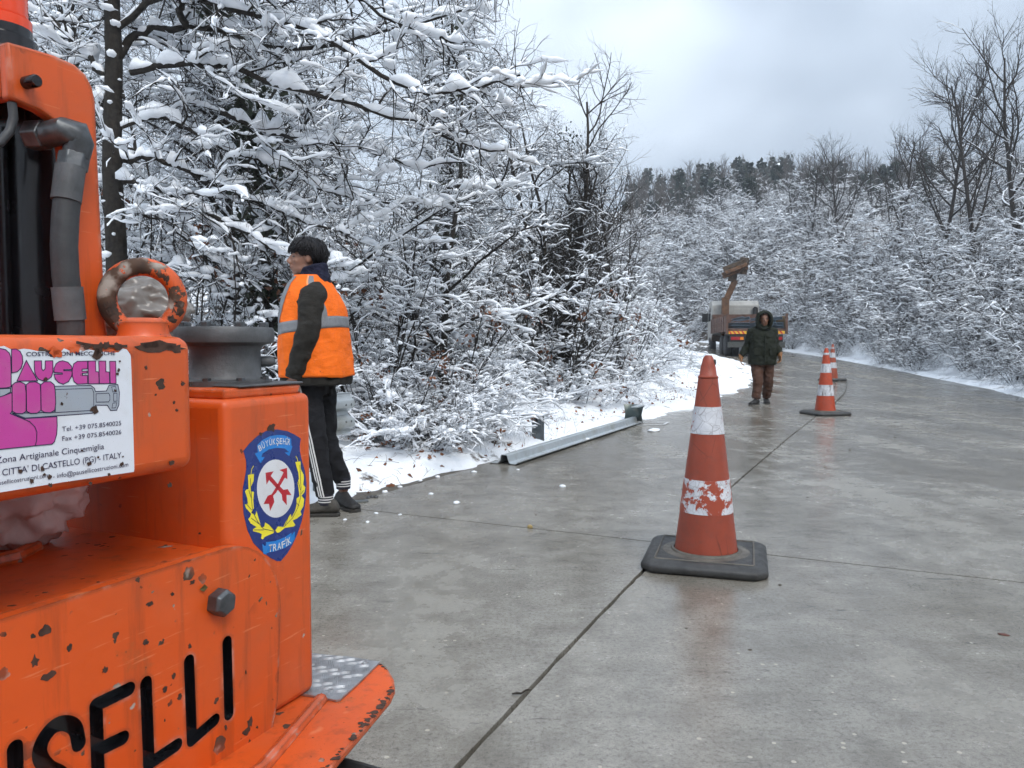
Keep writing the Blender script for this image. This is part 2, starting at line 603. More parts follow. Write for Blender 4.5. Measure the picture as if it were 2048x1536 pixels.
# ------------------------------------------------------------------ the orange post driver in the foreground
HEAD = math.radians(25)
MU = Vector((math.sin(HEAD), math.cos(HEAD), 0))       # along the machine's side
MY = Vector((-math.cos(HEAD), math.sin(HEAD), 0))      # away from the road
def mray(px, py):
    d = ray(px, py)
    return Vector((d.dot(MU), d.dot(MY), d.z))
def pm(px, py, y):
    """photo pixel -> (u, z) on the machine plane at depth y"""
    d = mray(px, py); s = y/d.y
    return (d.x*s, CAMH + d.z*s)
def pz(px, py, z):
    d = mray(px, py); s = (z - CAMH)/d.z
    return (d.x*s, d.y*s)
MB0 = (0.75, 1.15, 0.0)                                  # machine base in its own frame
mloc = MU*MB0[0] + MY*MB0[1]
def paint_mat(name, col, chips=1.0, edge=True, worn=0.0):
    t = NT(name)
    c = t.coord()
    fade = t.noise(3.0, 5, 0.6)
    base = t.ramp(fade, [(0.3, tuple(v*0.86 for v in col)), (0.7, tuple(min(1, v*1.06) for v in col))])
    grime = t.noise(1.0, 5, 0.65, vec=t.mapping(c, (34, 34, 3.0)))
    base = t.mix(t.math('MULTIPLY', t.ramp(grime, [(0.52, 0), (0.72, 1)]), 0.55), base, (0.20, 0.042, 0.012))
    dust = t.noise(2.2, 6, 0.7, dist=0.4)
    base = t.mix(t.math('MULTIPLY', t.ramp(dust, [(0.48, 0), (0.7, 1)]), 0.30), base, (0.22, 0.10, 0.055))
    soft = t.noise(8.0, 5, 0.6)
    base = t.mix(t.math('MULTIPLY', t.ramp(soft, [(0.55, 0), (0.8, 1)]), 0.3), base, (0.62, 0.13, 0.04))
    # paint chips: warped cells, only some of them chipped
    warp = t.n.new('ShaderNodeVectorMath'); warp.operation = 'ADD'
    wn_ = t.n.new('ShaderNodeTexNoise'); wn_.inputs['Scale'].default_value = 70; wn_.inputs['Detail'].default_value = 3
    t.l.new(c, wn_.inputs['Vector'])
    wsc = t.n.new('ShaderNodeVectorMath'); wsc.operation = 'SCALE'; wsc.inputs[3].default_value = 0.016
    t.l.new(wn_.outputs['Color'], wsc.inputs[0])
    t.l.new(c, warp.inputs[0]); t.l.new(wsc.outputs[0], warp.inputs[1])
    def cells(scale, keep, size):
        d = t.voronoi(scale, vec=warp.outputs[0]); cc = t.voronoi(scale, vec=warp.outputs[0], out=1)
        s = t.sep(cc)
        rad = t.math('MULTIPLY', t.math('POWER', s[1], 1.8), size*1.25)
        inside = t.math('LESS_THAN', d, rad)
        return t.math('MULTIPLY', inside, t.math('GREATER_THAN', s[0], 1 - keep)), s[2]
    a, ra = cells(34, 0.20*chips, 0.40)
    b_, rb = cells(75, 0.13*chips, 0.42)
    big_n = t.noise(11, 7, 0.7)
    patch = t.ramp(big_n, [(0.685 - worn, 0), (0.697 - worn, 1)])
    cl = t.ramp(t.noise(5, 3), [(0.40, 0), (0.55, 1)])
    chip = t.math('MAXIMUM', t.math('MULTIPLY', a, cl), t.math('MULTIPLY', b_, t.ramp(t.noise(7, 3), [(0.45, 0), (0.5, 1)])))
    scr = t.noise(1.0, 3, 0.6, vec=t.mapping(c, (9, 9, 160), rot=(0, 0.5, 0)))
    base = t.mix(t.math('MULTIPLY', t.ramp(scr, [(0.66, 0), (0.70, 1)]), 0.45), base, (0.70, 0.26, 0.12))
    chip = t.math('MAXIMUM', chip, t.math('MULTIPLY', patch, min(1, chips)))
    if edge:
        bv = t.n.new('ShaderNodeBevel'); bv.samples = 2; bv.inputs[0].default_value = 0.011
        geo = t.n.new('ShaderNodeNewGeometry')
        dt = t.n.new('ShaderNodeVectorMath'); dt.operation = 'DOT_PRODUCT'
        t.l.new(bv.outputs[0], dt.inputs[0]); t.l.new(geo.outputs['Normal'], dt.inputs[1])
        ed = t.math('MULTIPLY', t.math('SUBTRACT', 1.0, dt.outputs['Value']), 5.0, clamp=True)
        en = t.noise(42, 6, 0.72)
        ev = t.ramp(t.math('MULTIPLY', ed, en), [(0.30, 0), (0.34, 1)])
        chip = t.math('MAXIMUM', chip, ev)
    under = t.ramp(t.noise(24, 4), [(0.40, (0.030, 0.018, 0.012)), (0.55, (0.075, 0.040, 0.024)), (0.66, (0.34, 0.30, 0.26))])
    # rusty halo round the chips
    halo = t.ramp(big_n, [(0.62, 0), (0.69, 1)])
    base = t.mix(t.math('MULTIPLY', halo, 0.6*chips, clamp=True), base, (0.38, 0.09, 0.02))
    base = t.mix(chip, base, under)
    t.set(base=base, rough=t.mix(chip, t.ramp(soft, [(0.3, 0.36), (0.7, 0.5)]), (0.8, 0.8, 0.8)), spec=0.45)
    hgt = t.math('ADD', t.math('MULTIPLY', chip, -1.0), t.math('MULTIPLY', t.noise(120, 3), 0.12))
    t.bump(hgt, 0.5, 0.0016)
    return t.m
ORANGE = (0.62, 0.088, 0.010)
M_or = paint_mat('orange_paint', ORANGE, 1.0)
M_or_clean = paint_mat('orange_paint_newer', ORANGE, 0.15)
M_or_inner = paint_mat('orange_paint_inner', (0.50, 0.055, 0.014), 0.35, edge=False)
M_blackp = simple('black_paint', (0.006, 0.006, 0.008), 0.22, var=0.4, scale=9)
M_steel = simple('worn_steel', (0.10, 0.105, 0.11), 0.45, metal=0.75, var=0.45, scale=28, bump=0.35, bscale=90, bdist=0.002)
M_castiron = simple('grey_cast_housing', (0.085, 0.088, 0.092), 0.55, metal=0.2, var=0.35, scale=18, bump=0.4, bscale=140, bdist=0.002)
M_rubber = simple('rubber', (0.018, 0.018, 0.019), 0.6, var=0.35, scale=22, bump=0.25, bscale=120, bdist=0.002)
M_hose = simple('hose_rubber', (0.030, 0.031, 0.033), 0.55, var=0.3, scale=35, bump=0.4, bscale=200, bdist=0.0015)
M_alu = simple('aluminium_tread', (0.42, 0.43, 0.44), 0.38, metal=0.85, var=0.3, scale=25, bump=0.2, bscale=150, bdist=0.001)

mach = thing('post_driver', 'orange chipped paint post driver machine with stickers filling the left foreground', 'machine', mloc, math.pi/2 - HEAD)
def mp(mb, name, mat, parent=None, **k):
    return mb.build(name, mat, parent if parent is not None else mach, off=MB0, **k)
def face_fn(p, t): return (p[0], t, p[1])

# --- lower plate with the routed letters
PY = 0.99
pts = [pm(-560, 1435, PY), pm(0, 1250, PY), pm(250, 1166, PY), pm(420, 1108, PY)]
zt = 0.752
top_r = pm(562, 1230, PY)[0]
outline = [(0.10, zt), (pm(455, 1100, PY)[0], zt)]
cxr = pm(455, 1100, PY)[0]; rad = top_r - cxr
for k in range(1, 9):
    a = math.pi/2*(1 - k/8)
    outline.append((cxr + rad*math.cos(a), zt - rad*1.05 + rad*1.05*math.sin(a)))
outline += [pm(556, 1400, PY), pm(545, 1455, PY), pm(505, 1536, PY), pm(470, 1590, PY), (0.10, pm(470, 1590, PY)[1])]
plate = MB().prism(outline, PY, PY + 0.026, face_fn)
plate_o = mp(plate, 'name_plate', [M_or, M_blackp])
# letters as rounded grooves cut through the plate
def capsule(mb, p, q, r, n=8):
    p, q = Vector(p), Vector(q); d = (q - p).normalized(); nrm = Vector((-d.y, d.x))
    a0 = math.atan2(nrm.y, nrm.x)
    poly = [p + r*Vector((math.cos(a0 + math.pi*i/n), math.sin(a0 + math.pi*i/n))) for i in range(n + 1)]
    poly += [q + r*Vector((math.cos(a0 + math.pi + math.pi*i/n), math.sin(a0 + math.pi + math.pi*i/n))) for i in range(n + 1)]
    mb.prism([(v.x, v.y) for v in poly], PY - 0.01, PY + 0.019, face_fn)
strokes = [[(454,1284),(458,1428)], [(378,1322),(384,1480),(430,1440)], [(292,1366),(298,1528),(354,1490)],
           [(258,1378),(192,1410),(198,1600),(262,1560)], [(196,1500),(246,1476)],
           [(158,1488),(150,1456),(128,1446),(104,1456),(84,1484),(80,1512),(96,1536),(122,1550),(142,1580),(134,1616),(100,1640),(70,1630)],
           [(30,1496),(34,1640),(20,1690),(-30,1720),(-66,1700),(-70,1540)]]
lw = 0.0105
cut = None
for st_ in strokes:
    cm = MB()
    pts_ = [pm(x, y, PY) for x, y in st_]
    if len(pts_) > 6:
        sm_ = catmull(pts_, 4)
        # one swept outline for curved letters
        L_, R_ = [], []
        for i in range(len(sm_)):
            d = Vector(sm_[min(i+1, len(sm_)-1)] - sm_[max(i-1, 0)]).normalized()
            L_.append((sm_[i][0] - d.y*lw, sm_[i][1] + d.x*lw)); R_.append((sm_[i][0] + d.y*lw, sm_[i][1] - d.x*lw))
        pl = L_ + R_[::-1]
        for i in range(len(sm_) - 1):
            cm = MB(); capsule(cm, sm_[i], sm_[i+1], lw, 6)
            o = cm.build('cutter', None, mach, off=MB0)
            md = plate_o.modifiers.new('b', 'BOOLEAN'); md.operation = 'DIFFERENCE'; md.object = o; md.solver = 'EXACT'
            o['cut'] = 1
    else:
        for i in range(len(pts_) - 1):
            cm = MB(); capsule(cm, pts_[i], pts_[i+1], lw, 8)
            o = cm.build('cutter', None, mach, off=MB0)
            md = plate_o.modifiers.new('b', 'BOOLEAN'); md.operation = 'DIFFERENCE'; md.object = o; md.solver = 'EXACT'
            o['cut'] = 1
bpy.context.view_layer.update()
evaluated(plate_o)
for o in [o for o in bpy.data.objects if o.get('cut')]:
    bpy.data.objects.remove(o)
# groove walls and floor are painted black: faces that lie inside the plate's thickness within the lettering
me = plate_o.data
while len(me.materials) < 2: me.materials.append(M_blackp)
poly_set = [[pm(x, y, PY) for x, y in s_] for s_ in strokes]
def near_stroke(u, z):
    for s_ in poly_set:
        for i in range(len(s_) - 1):
            a, b = Vector(s_[i]), Vector(s_[i+1]); p = Vector((u, z))
            t_ = max(0, min(1, (p - a).dot(b - a)/(b - a).length_squared))
            if (a + (b - a)*t_ - p).length < lw*2.2: return True
    return False
for p in me.polygons:
    c = p.center
    y = c.y + MB0[1]; u = c.x + MB0[0]; z = c.z + MB0[2]
    deep = y > PY + 0.004 and y < PY + 0.0255
    p.material_index = 1 if deep and near_stroke(u, z) else 0
bvm = plate_o.modifiers.new('bevel', 'BEVEL'); bvm.width = 0.0025; bvm.segments = 2; bvm.limit_method = 'ANGLE'; bvm.angle_limit = math.radians(50)

def hexbolt(parent, px, py, y, r, h, name='bolt', washer=True):
    u, z = pm(px, py, y)
    mb = MB()
    a0 = 0.35
    hexa = [(u + r*math.cos(a0 + k*math.pi/3), z + r*math.sin(a0 + k*math.pi/3)) for k in range(6)]
    ins = [(u + 0.80*r*math.cos(a0 + k*math.pi/3), z + 0.80*r*math.sin(a0 + k*math.pi/3)) for k in range(6)]
    mb.rings([[face_fn(p, y) for p in hexa], [face_fn(p, y - h*0.8) for p in hexa], [face_fn(p, y - h) for p in ins]])
    return mp(mb, name, M_steel, parent, bevel=0.0015)
hexbolt(None, 433, 1203, PY, 0.0235, 0.026)
hexbolt(None, 452, 1540, PY, 0.0235, 0.026)
# dead leaf stuck behind the bolt
lf = MB(); u, z = pm(404, 1176, PY)
lf.add([(u-.008, PY-.003, z), (u, PY-.006, z+.007), (u+.009, PY-.004, z-.001), (u, PY-.004, z-.006)], [(0,1,2,3)])
o = lf.build('fallen_leaf', M_or, None)
o.data.materials.clear(); o.data.materials.append(simple('olive_leaf', (0.10, 0.075, 0.02), 0.6, var=0.5, scale=200))
o.location = (0, 0, 0); o.rotation_euler = (0, 0, math.pi/2 - HEAD)
tag(o, 'tiny olive brown leaf stuck beside the upper hex bolt of the orange machine', 'leaf')

# --- deck behind the plate, tower with the shield, inner panels
TY = 1.018
tu0, tu1 = pm(450, 900, TY)[0], pm(630, 1300, TY)[0]
TZ = pm(610, 786, TY)[1]
mp(MB().box((0.10, PY + 0.027, 0.700), (tu0 + 0.02, 1.62, 0.738)), 'deck', M_or, bevel=0.004)
mp(MB().box((tu0, TY, 0.392), (tu1, 1.47, TZ)), 'tower', M_or_clean, bevel=0.016, seg=4)
mp(MB().box((tu0 + 0.012, TY + 0.012, TZ - 0.002), (tu1 - 0.016, 1.40, TZ + 0.018)), 'tower_lid', M_or, bevel=0.006, seg=3)
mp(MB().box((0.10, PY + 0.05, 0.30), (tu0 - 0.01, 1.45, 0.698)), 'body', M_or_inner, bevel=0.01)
mp(MB().box((0.10, 1.145, 0.925), (0.985, 1.52, 1.06)), 'added_shade_box', M_or_inner, bevel=0.01)  # unseen box added behind the beam to keep sky light off the recess
# weld fillet along the deck's rear rib
mp(MB().tube([(0.2, 1.30, 0.742), (0.6, 1.30, 0.744), (0.80, 1.29, 0.744), (0.86, 1.33, 0.742)], 0.014, 8), 'weld_rib', M_or)

# --- sticker beam: rounded square tube
BY, BZ0, BZ1 = 0.93, 0.911, 1.112
bu1 = pm(391, 800, BY)[0]
mp(MB().box((0.12, BY, BZ0), (bu1, BY + 0.21, BZ1)), 'beam', M_or, bevel=0.021, seg=5)
# sub parts: flat prints
def flat_poly(poly, y, name, mat, parent, thick=0.0004):
    return mp(MB().prism(poly, y, y + thick, face_fn), name, mat, parent)
def ribbon_px(pts, w, y, closed=True):
    """thin line along 2D points"""
    mb = MB(); n = len(pts)
    rng_ = range(n if closed else n - 1)
    for i in rng_:
        a, b = Vector(pts[i]), Vector(pts[(i+1) % n])
        d = (b - a)
        if d.length < 1e-7: continue
        d.normalize(); q = Vector((-d.y, d.x))*w/2; e = d*w*0.42
        quad = [a - e + q, a - e - q, b + e - q, b + e + q]
        mb.add([face_fn(p, y) for p in quad], [(0,1,2,3)])
    return mb
def text_mesh(body, u0, u1, z0, h, y, name, mat, parent, bold=0.0, shear=0.0):
    cu = bpy.data.curves.new('txt', 'FONT')
    cu.body = body; cu.size = 1.0; cu.offset = bold; cu.resolution_u = 4
    cu.shear = shear
    ob = bpy.data.objects.new('txt', cu); C.objects.link(ob)
    bpy.context.view_layer.update()
    me = bpy.data.meshes.new_from_object(ob.evaluated_get(bpy.context.evaluated_depsgraph_get()))
    bpy.data.objects.remove(ob)
    co = np.array([v.co[:] for v in me.vertices])
    lo, hi = co.min(0), co.max(0)
    capref = 0.73
    sx = (u1 - u0)/(hi[0] - lo[0]); sz = h/capref
    for v in me.vertices:
        v.co = ((v.co.x - lo[0])*sx + u0 - MB0[0], y - MB0[1], v.co.y*sz + z0 - MB0[2])
    me.name = name
    return link(name, me, mat, parent)
def sticker_mat(name, col, chips=True):
    t = NT(name)
    n = t.noise(45, 7, 0.7)
    n2 = t.noise(14, 5, 0.65)
    base = t.ramp(t.noise(9, 4), [(0.3, tuple(v*0.93 for v in col)), (0.7, col)])
    base = t.mix(t.math('MULTIPLY', t.ramp(n2, [(0.5, 0), (0.75, 1)]), 0.25), base, (0.35, 0.30, 0.24))
    if chips:
        base = t.mix(t.ramp(n, [(0.675, 0), (0.70, 1)]), base, (0.10, 0.045, 0.028))
    t.set(base=base, rough=0.35)
    return t.m
M_st_white = sticker_mat('sticker_white', (0.70, 0.73, 0.78))
M_st_pink = sticker_mat('sticker_pink', (0.52, 0.050, 0.30))
M_st_navy = simple('sticker_navy_ink', (0.018, 0.012, 0.055), 0.4, var=0.2)
M_st_grey = sticker_mat('sticker_grey', (0.33, 0.37, 0.42))
SY = BY - 0.0006
def st(cx_, cy_): return pm(cx_/4.8, 660 + cy_/4.8, SY)
rs = random.Random(3)
# white panel with a torn upper edge
edge_top = [(1250, 232), (1215, 185), (1180, 178), (1155, 196), (1140, 214), (1100, 218), (1020, 214), (960, 200), (905, 196), (850, 185), (800, 205), (770, 192), (755, 225), (720, 230), (690, 205), (650, 190), (615, 176), (590, 205), (565, 225), (560, 250), (520, 262), (480, 258), (465, 225), (430, 205), (380, 206), (330, 195), (280, 185), (230, 180), (180, 188), (130, 190), (90, 178), (40, 152), (0, 160), (-160, 150), (-420, 120)]
outl = [st(-420, 1690), st(0, 1560), st(600, 1462), st(1285, 1362), st(1290, 1330), st(1275, 800), st(1262, 400), st(1256, 260)] + [st(*p) for p in edge_top]
panel = flat_poly(outl, SY, 'sticker', M_st_white, None)
def spoly(pts, name, mat, lvl=1, line=0.0011, curve=False):
    p2 = [st(*p) for p in pts]
    if curve: p2 = [tuple(v) for v in catmull(p2 + p2[:1], 4)[:-1]]
    y = SY - 0.00025*lvl
    flat_poly(p2, y, name, mat, panel, 0.0001)
    if line: mp(ribbon_px(p2, line, y - 0.00012), 'outline', M_st_navy, panel)
def stext(body, x0, x1, ybase_l, ybase_r, h, bold=0.0, mat=None):
    a, b = st(x0, ybase_l), st(x1, ybase_r)
    hh = h/4.8/F*((Vector((a[0]+b[0],0))/2).x*MU.y + BY*MY.y)    # cap height in metres at that depth
    text_mesh(body, a[0], b[0], (a[1] + b[1])/2, hh, SY - 0.0009, 'lettering', mat or M_st_navy, panel, bold)
# bolt drawn in grey, the fist in pink
spoly([(520,540),(870,532),(905,560),(915,590),(1020,585),(1045,530),(1130,524),(1145,600),(1140,720),(1118,770),(1060,772),(1028,722),(915,722),(905,790),(880,800),(240,845),(120,800),(520,790)], 'bolt_drawing', M_st_grey, 1)
spoly([(526,572),(880,560),(897,600),(897,770),(530,792)], 'bolt_shank', M_st_grey, 2, 0.0008)
spoly([(920,612),(1040,606),(1052,630),(1052,670),(1040,690),(920,692)], 'bolt_neck', M_st_grey, 2, 0.0008)
spoly([(1068,545),(1105,540),(1118,590),(1080,595)], 'bolt_facet', M_st_grey, 2, 0.0007)
spoly([(1088,608),(1120,606),(1120,682),(1088,684)], 'bolt_facet', M_st_grey, 2, 0.0007)
spoly([(1080,702),(1118,698),(1108,745),(1072,750)], 'bolt_facet', M_st_grey, 2, 0.0007)
spoly([(-300,570),(0,565),(100,560),(100,595),(40,628),(0,645),(-300,660)], 'bolt_end', M_st_grey, 1)
spoly([(-380,650),(0,640),(60,620),(110,600),(130,760),(95,802),(230,850),(542,832),(545,920),(540,1000),(520,1070),(495,1095),(340,1110),(0,1145),(-400,1190)], 'fist', M_st_pink, 3)
mp(ribbon_px([st(*p) for p in [(95,802),(200,845),(280,880),(330,930),(350,980),(345,1060),(335,1108)]], 0.001, SY - 0.0011, False), 'outline', M_st_navy, panel)
spoly([(110,530),(140,505),(190,497),(235,520),(245,600),(245,780),(210,803),(150,800),(112,780)], 'finger', M_st_pink, 4, curve=False)
spoly([(246,525),(280,500),(340,498),(380,520),(386,600),(388,770),(350,798),(290,800),(250,780)], 'finger', M_st_pink, 4)
spoly([(386,525),(420,498),(480,496),(515,525),(524,580),(530,700),(520,770),(480,792),(420,790),(390,770)], 'finger', M_st_pink, 4)
# the fat pink letters
spoly([(-260,190),(0,178),(50,188),(85,220),(100,260),(104,400),(104,545),(60,555),(-260,575)], 'letter_stem', M_st_pink, 2)
spoly([(108,185),(150,182),(190,205),(212,250),(216,310),(200,365),(165,400),(110,412)], 'letter_bowl', M_st_pink, 2)
spoly([(250,292),(358,488),(160,490)], 'letter', M_st_pink, 2)
spoly([(326,296),(396,296),(398,372),(412,390),(430,372),(432,296),(504,295),(506,400),(490,450),(450,482),(410,488),(365,470),(335,425),(328,380)], 'letter', M_st_pink, 2)
spoly([(600,295),(650,310),(682,345),(688,378),(610,380),(610,390),(690,392),(686,440),(655,495),(605,520),(560,505),(528,470),(516,424),(595,424),(595,412),(516,408),(516,370),(535,325),(565,302)], 'letter', M_st_pink, 2)
spoly([(740,300),(838,298),(838,372),(785,376),(785,396),(835,394),(835,412),(786,416),(786,436),(838,436),(838,514),(740,520),(708,495),(692,440),(690,380),(705,325)], 'letter', M_st_pink, 2)
spoly([(843,298),(915,297),(917,400),(945,402),(948,515),(846,517)], 'letter', M_st_pink, 2)
spoly([(945,298),(1012,298),(1014,400),(1046,404),(1050,514),(952,515)], 'letter', M_st_pink, 2)
spoly([(1050,300),(1108,300),(1112,513),(1056,514)], 'letter', M_st_pink, 2)
stext('COSTRUZIONI MECCANICHE', 248, 1102, 240, 250, 40, 0.012)
stext('Tel. +39 075.8540025', 592, 1160, 962, 922, 46)
stext('Fax +39 075.8540026', 594, 1162, 1052, 1010, 46)
stext('Zona Artigianale Cinquemiglia', -45, 996, 1262, 1160, 62)
stext("CITTA' DI CASTELLO (PG) - ITALY", 18, 1162, 1386, 1236, 62)
stext('www.pausellicostruzioni.com', -230, 468, 1508, 1424, 44)
stext('- info@pausellicostruzioni.com', 505, 1228, 1418, 1316, 46)
# the torn strip over the first line and paint loss, in orange and brown flakes lying on the print
M_flake = simple('rust_flake', (0.05, 0.024, 0.015), 0.8, var=0.5, scale=90)
def flake(cx_, cy_, r, mat, seed):
    q = random.Random(seed)
    n = 11
    pts = []
    for k in range(n):
        a = 2*math.pi*k/n; rr_ = r*q.uniform(0.55, 1.15)
        pts.append(st(cx_ + rr_*math.cos(a), cy_ + rr_*math.sin(a)*q.uniform(.8, 1.2)))
    flat_poly(pts, SY - 0.0013, 'flake', mat, panel, 0.0002)
for i, (x, y, r) in enumerate([(930,240,52),(905,765,44),(590,708,16),(435,475,22),(1135,385,18),(1120,420,16),(850,1285,24),(935,1222,14),(1165,1285,26),(1175,1215,10),(190,1355,22),(400,1335,24),(420,1385,18),(1145,300,12),(300,1450,26),(470,1410,22),(785,1160,12),(1100,580,12),(480,1490,24),(860,1470,24),(1040,1385,16),(935,180,60),(1020,150,40),(1120,160,46),(830,165,30)]):
    flake(x, y, r, M_flake, i)
flake(515, 205, 62, M_or_clean, 77); flake(540, 230, 50, M_or_clean, 78); flake(690, 190, 36, M_or_clean, 79)
mp(ribbon_px([st(*p) for p in [(740,120),(800,135),(900,150),(1000,152),(1120,158),(1210,155)]], 0.004, SY - 0.0006, False), 'scrape', M_flake)

# --- shield emblem on the tower
EY = TY - 0.0006
def eb(cx_, cy_): return pm(460 + cx_/5.122, 840 + cy_/5.12, EY)
M_e_blue = simple('shield_blue', (0.012, 0.030, 0.17), 0.3, var=0.12, scale=12)
M_e_light = simple('ribbon_blue', (0.012, 0.19, 0.56), 0.3, var=0.1)
M_e_white = sticker_mat('shield_white', (0.66, 0.68, 0.70), chips=False)
M_e_red = simple('arrow_red', (0.42, 0.012, 0.022), 0.35, var=0.12)
M_e_yel = simple('wreath_yellow', (0.78, 0.68, 0.035), 0.35, var=0.1)
sh = [(137,318),(200,240),(280,165),(370,112),(480,96),(590,115),(660,148),(726,190),(715,260),(718,330),(738,420),(768,520),(785,650),(780,780),(765,900),(735,1040),(690,1170),(640,1280),(585,1370),(520,1446),(480,1444),(420,1415),(330,1350),(240,1260),(180,1130),(140,960),(130,800),(133,690),(150,610),(168,500),(165,420),(150,360)]
shield = flat_poly([eb(*p) for p in sh], EY, 'shield', M_e_blue, None)
def epoly(pts, name, mat, lvl=1, curve=False):
    p2 = [eb(*p) for p in pts]
    if curve: p2 = [tuple(v) for v in catmull(p2 + p2[:1], 5)[:-1]]
    flat_poly(p2, EY - 0.00025*lvl, name, mat, shield, 0.0001)
epoly([(275 + 192*(1 - math.cos(a)) , 702 - 298*math.sin(a)) for a in [2*math.pi*k/36 for k in range(36)]], 'disc', M_e_white, 1)
epoly([(277,258),(330,205),(410,165),(490,152),(560,158),(625,190),(628,262),(640,268),(606,370),(558,332),(606,330),(560,292),(480,285),(400,300),(330,345),(322,380),(356,378),(312,442),(255,345),(285,330)], 'ribbon', M_e_light, 1)
epoly([(330,1265),(352,1290),(368,1285),(368,1250),(460,1240),(560,1200),(628,1155),(632,1185),(645,1160),(665,1140),(662,1215),(630,1270),(560,1310),(460,1345),(375,1360),(372,1380),(340,1370)], 'ribbon', M_e_light, 1)
epoly([(362,540),(445,525),(415,572),(500,670),(545,715),(590,708),(628,770),(578,765),(580,872),(535,820),(530,765),(445,665),(398,615),(372,662)], 'arrow', M_e_red, 2)
epoly([(505,512),(582,490),(586,606),(560,590),(470,745),(440,775),(452,838),(408,932),(398,858),(342,860),(385,775),(425,762),(490,650),(548,535)], 'arrow', M_e_red, 2)
epoly([(182,562),(244,552),(240,620),(210,690),(212,730),(244,736),(236,820),(242,900),(215,950),(255,975),(270,932),(285,985),(310,1070),(318,1100),(350,1092),(358,1048),(400,1075),(455,1135),(440,1160),(355,1195),(335,1222),(315,1212),(325,1170),(300,1155),(235,1138),(235,1118),(270,1095),(210,1060),(185,1015),(205,990),(215,960),(160,900),(150,865),(182,855),(175,800),(152,730),(165,712),(188,708)], 'wreath', M_e_yel, 2)
epoly([(668,430),(720,424),(722,500),(752,560),(755,600),(748,660),(770,690),(760,740),(730,775),(758,810),(750,880),(720,935),(732,970),(690,1005),(640,1030),(668,1075),(650,1090),(560,1105),(505,1150),(480,1155),(462,1130),(490,1090),(545,1095),(570,1040),(620,960),(630,1000),(668,920),(680,860),(680,805),(710,780),(700,700),(690,640),(705,600),(698,540),(680,480)], 'wreath', M_e_yel, 2)
for ln in [[(205,600),(212,700),(220,850),(230,940),(280,1040),(340,1115),(450,1138)], [(190,720),(212,790)], [(165,860),(218,920)], [(215,1005),(290,1060)], [(390,1060),(450,1130)], [(245,1125),(340,1125)],
           [(712,460),(718,560),(725,700),(718,800),(690,900),(640,1000),(550,1095)], [(695,630),(722,720)], [(750,720),(722,760)], [(680,850),(705,880)], [(600,980),(560,1080)]]:
    mp(ribbon_px([eb(*p) for p in ln], 0.0011, EY - 0.00085, False), 'leaf_vein', M_st_navy, shield)
for ln in [[(212,552),(218,505),(238,470)], [(692,428),(685,395),(672,372)]]:
    mp(ribbon_px([eb(*p) for p in ln], 0.0014, EY - 0.00085, False), 'wreath_tip', M_e_yel, shield)
# lettering follows the ribbons letter by letter
def letters_along(body, pts, size, parent):
    P = catmull([eb(*p) for p in pts], 12)
    L = np.concatenate([[0], np.cumsum(np.linalg.norm(np.diff(P, axis=0), axis=1))])
    adv = []
    for ch in body:
        adv.append(0.42 if ch in 'İI' else 0.95)
    tot = sum(adv); s = 0
    for ch, a in zip(body, adv):
        d = (s + a*0.5)/tot*L[-1]; s += a
        p = np.array([np.interp(d, L, P[:,0]), np.interp(d, L, P[:,1])])
        q = np.array([np.interp(min(d + 0.003, L[-1]), L, P[:,0]), np.interp(min(d + 0.003, L[-1]), L, P[:,1])])
        g = np.array([np.interp(max(d - 0.003, 0), L, P[:,0]), np.interp(max(d - 0.003, 0), L, P[:,1])])
        t_ = (q - g); t_ /= np.linalg.norm(t_)
        w = a/tot*L[-1]*0.80
        o = text_mesh(ch, -w/2, w/2, 0, size, EY - 0.001, 'lettering', M_e_white, parent, 0.012)
        for v in o.data.vertices:
            uu, zz = v.co.x + MB0[0], v.co.z + MB0[2]
            v.co.x = p[0] + uu*t_[0] - zz*t_[1] - MB0[0]
            v.co.z = p[1] + uu*t_[1] + zz*t_[0] - MB0[2]
letters_along('BÜYÜKŞEHİR', [(296,325),(370,272),(450,250),(530,246),(612,256)], 0.0118, shield)
letters_along('TRAFİK', [(385,1352),(470,1335),(550,1305),(630,1255)], 0.0140, shield)
def eflake(px_, py_, r, seed, mat=M_flake, y=TY - 0.001, asp=1.0, nm='chip'):
    q = random.Random(seed); u, z = pm(px_, py_, y); n = 12; pts = []
    for k in range(n):
        a = 2*math.pi*k/n; rr_ = r*q.uniform(0.5, 1.2)
        pts.append((u + rr_*math.cos(a)*asp, z + rr_*math.sin(a)))
    mp(MB().prism(pts, y, y + 0.0006, face_fn), nm, mat)
eflake(543, 856, 0.009, 1, asp=1.3); eflake(522, 868, 0.004, 2)
# larger chips on the plate and beam where the photo shows them
for i, (x, y, r, a) in enumerate([(90,1262,.008,1),(140,1296,.007,.6),(70,1322,.008,.7),(95,1354,.007,1.6),(210,1340,.005,1),(385,1165,.004,1.4),(345,1188,.0035,1),(500,1445,.010,.7),(494,1462,.008,1.8),(545,1462,.008,.9),(500,1490,.012,.8),(497,1500,.012,1),(380,1292,.004,1),(300,1208,.004,1.6),(360,1395,.006,.8),(348,1352,.005,.8),(330,1380,.005,1),(292,1285,.005,1.2),(492,1345,.005,.35),(452,1455,.006,.6)]):
    eflake(x, y, r, 20 + i, y=PY - 0.0008, asp=a)
for i, (x, y, r, a) in enumerate([(320,693,.009,4.2),(300,690,.006,3),(350,697,.006,3),(292,735,.003,1),(340,970,.004,1),(382,768,.004,.8),(345,925,.004,1.5),(312,790,.002,1),(348,805,.0025,1),(354,820,.0025,1),(366,767,.004,1)]):
    eflake(x, y, r, 60 + i, y=BY - 0.0008, asp=a)

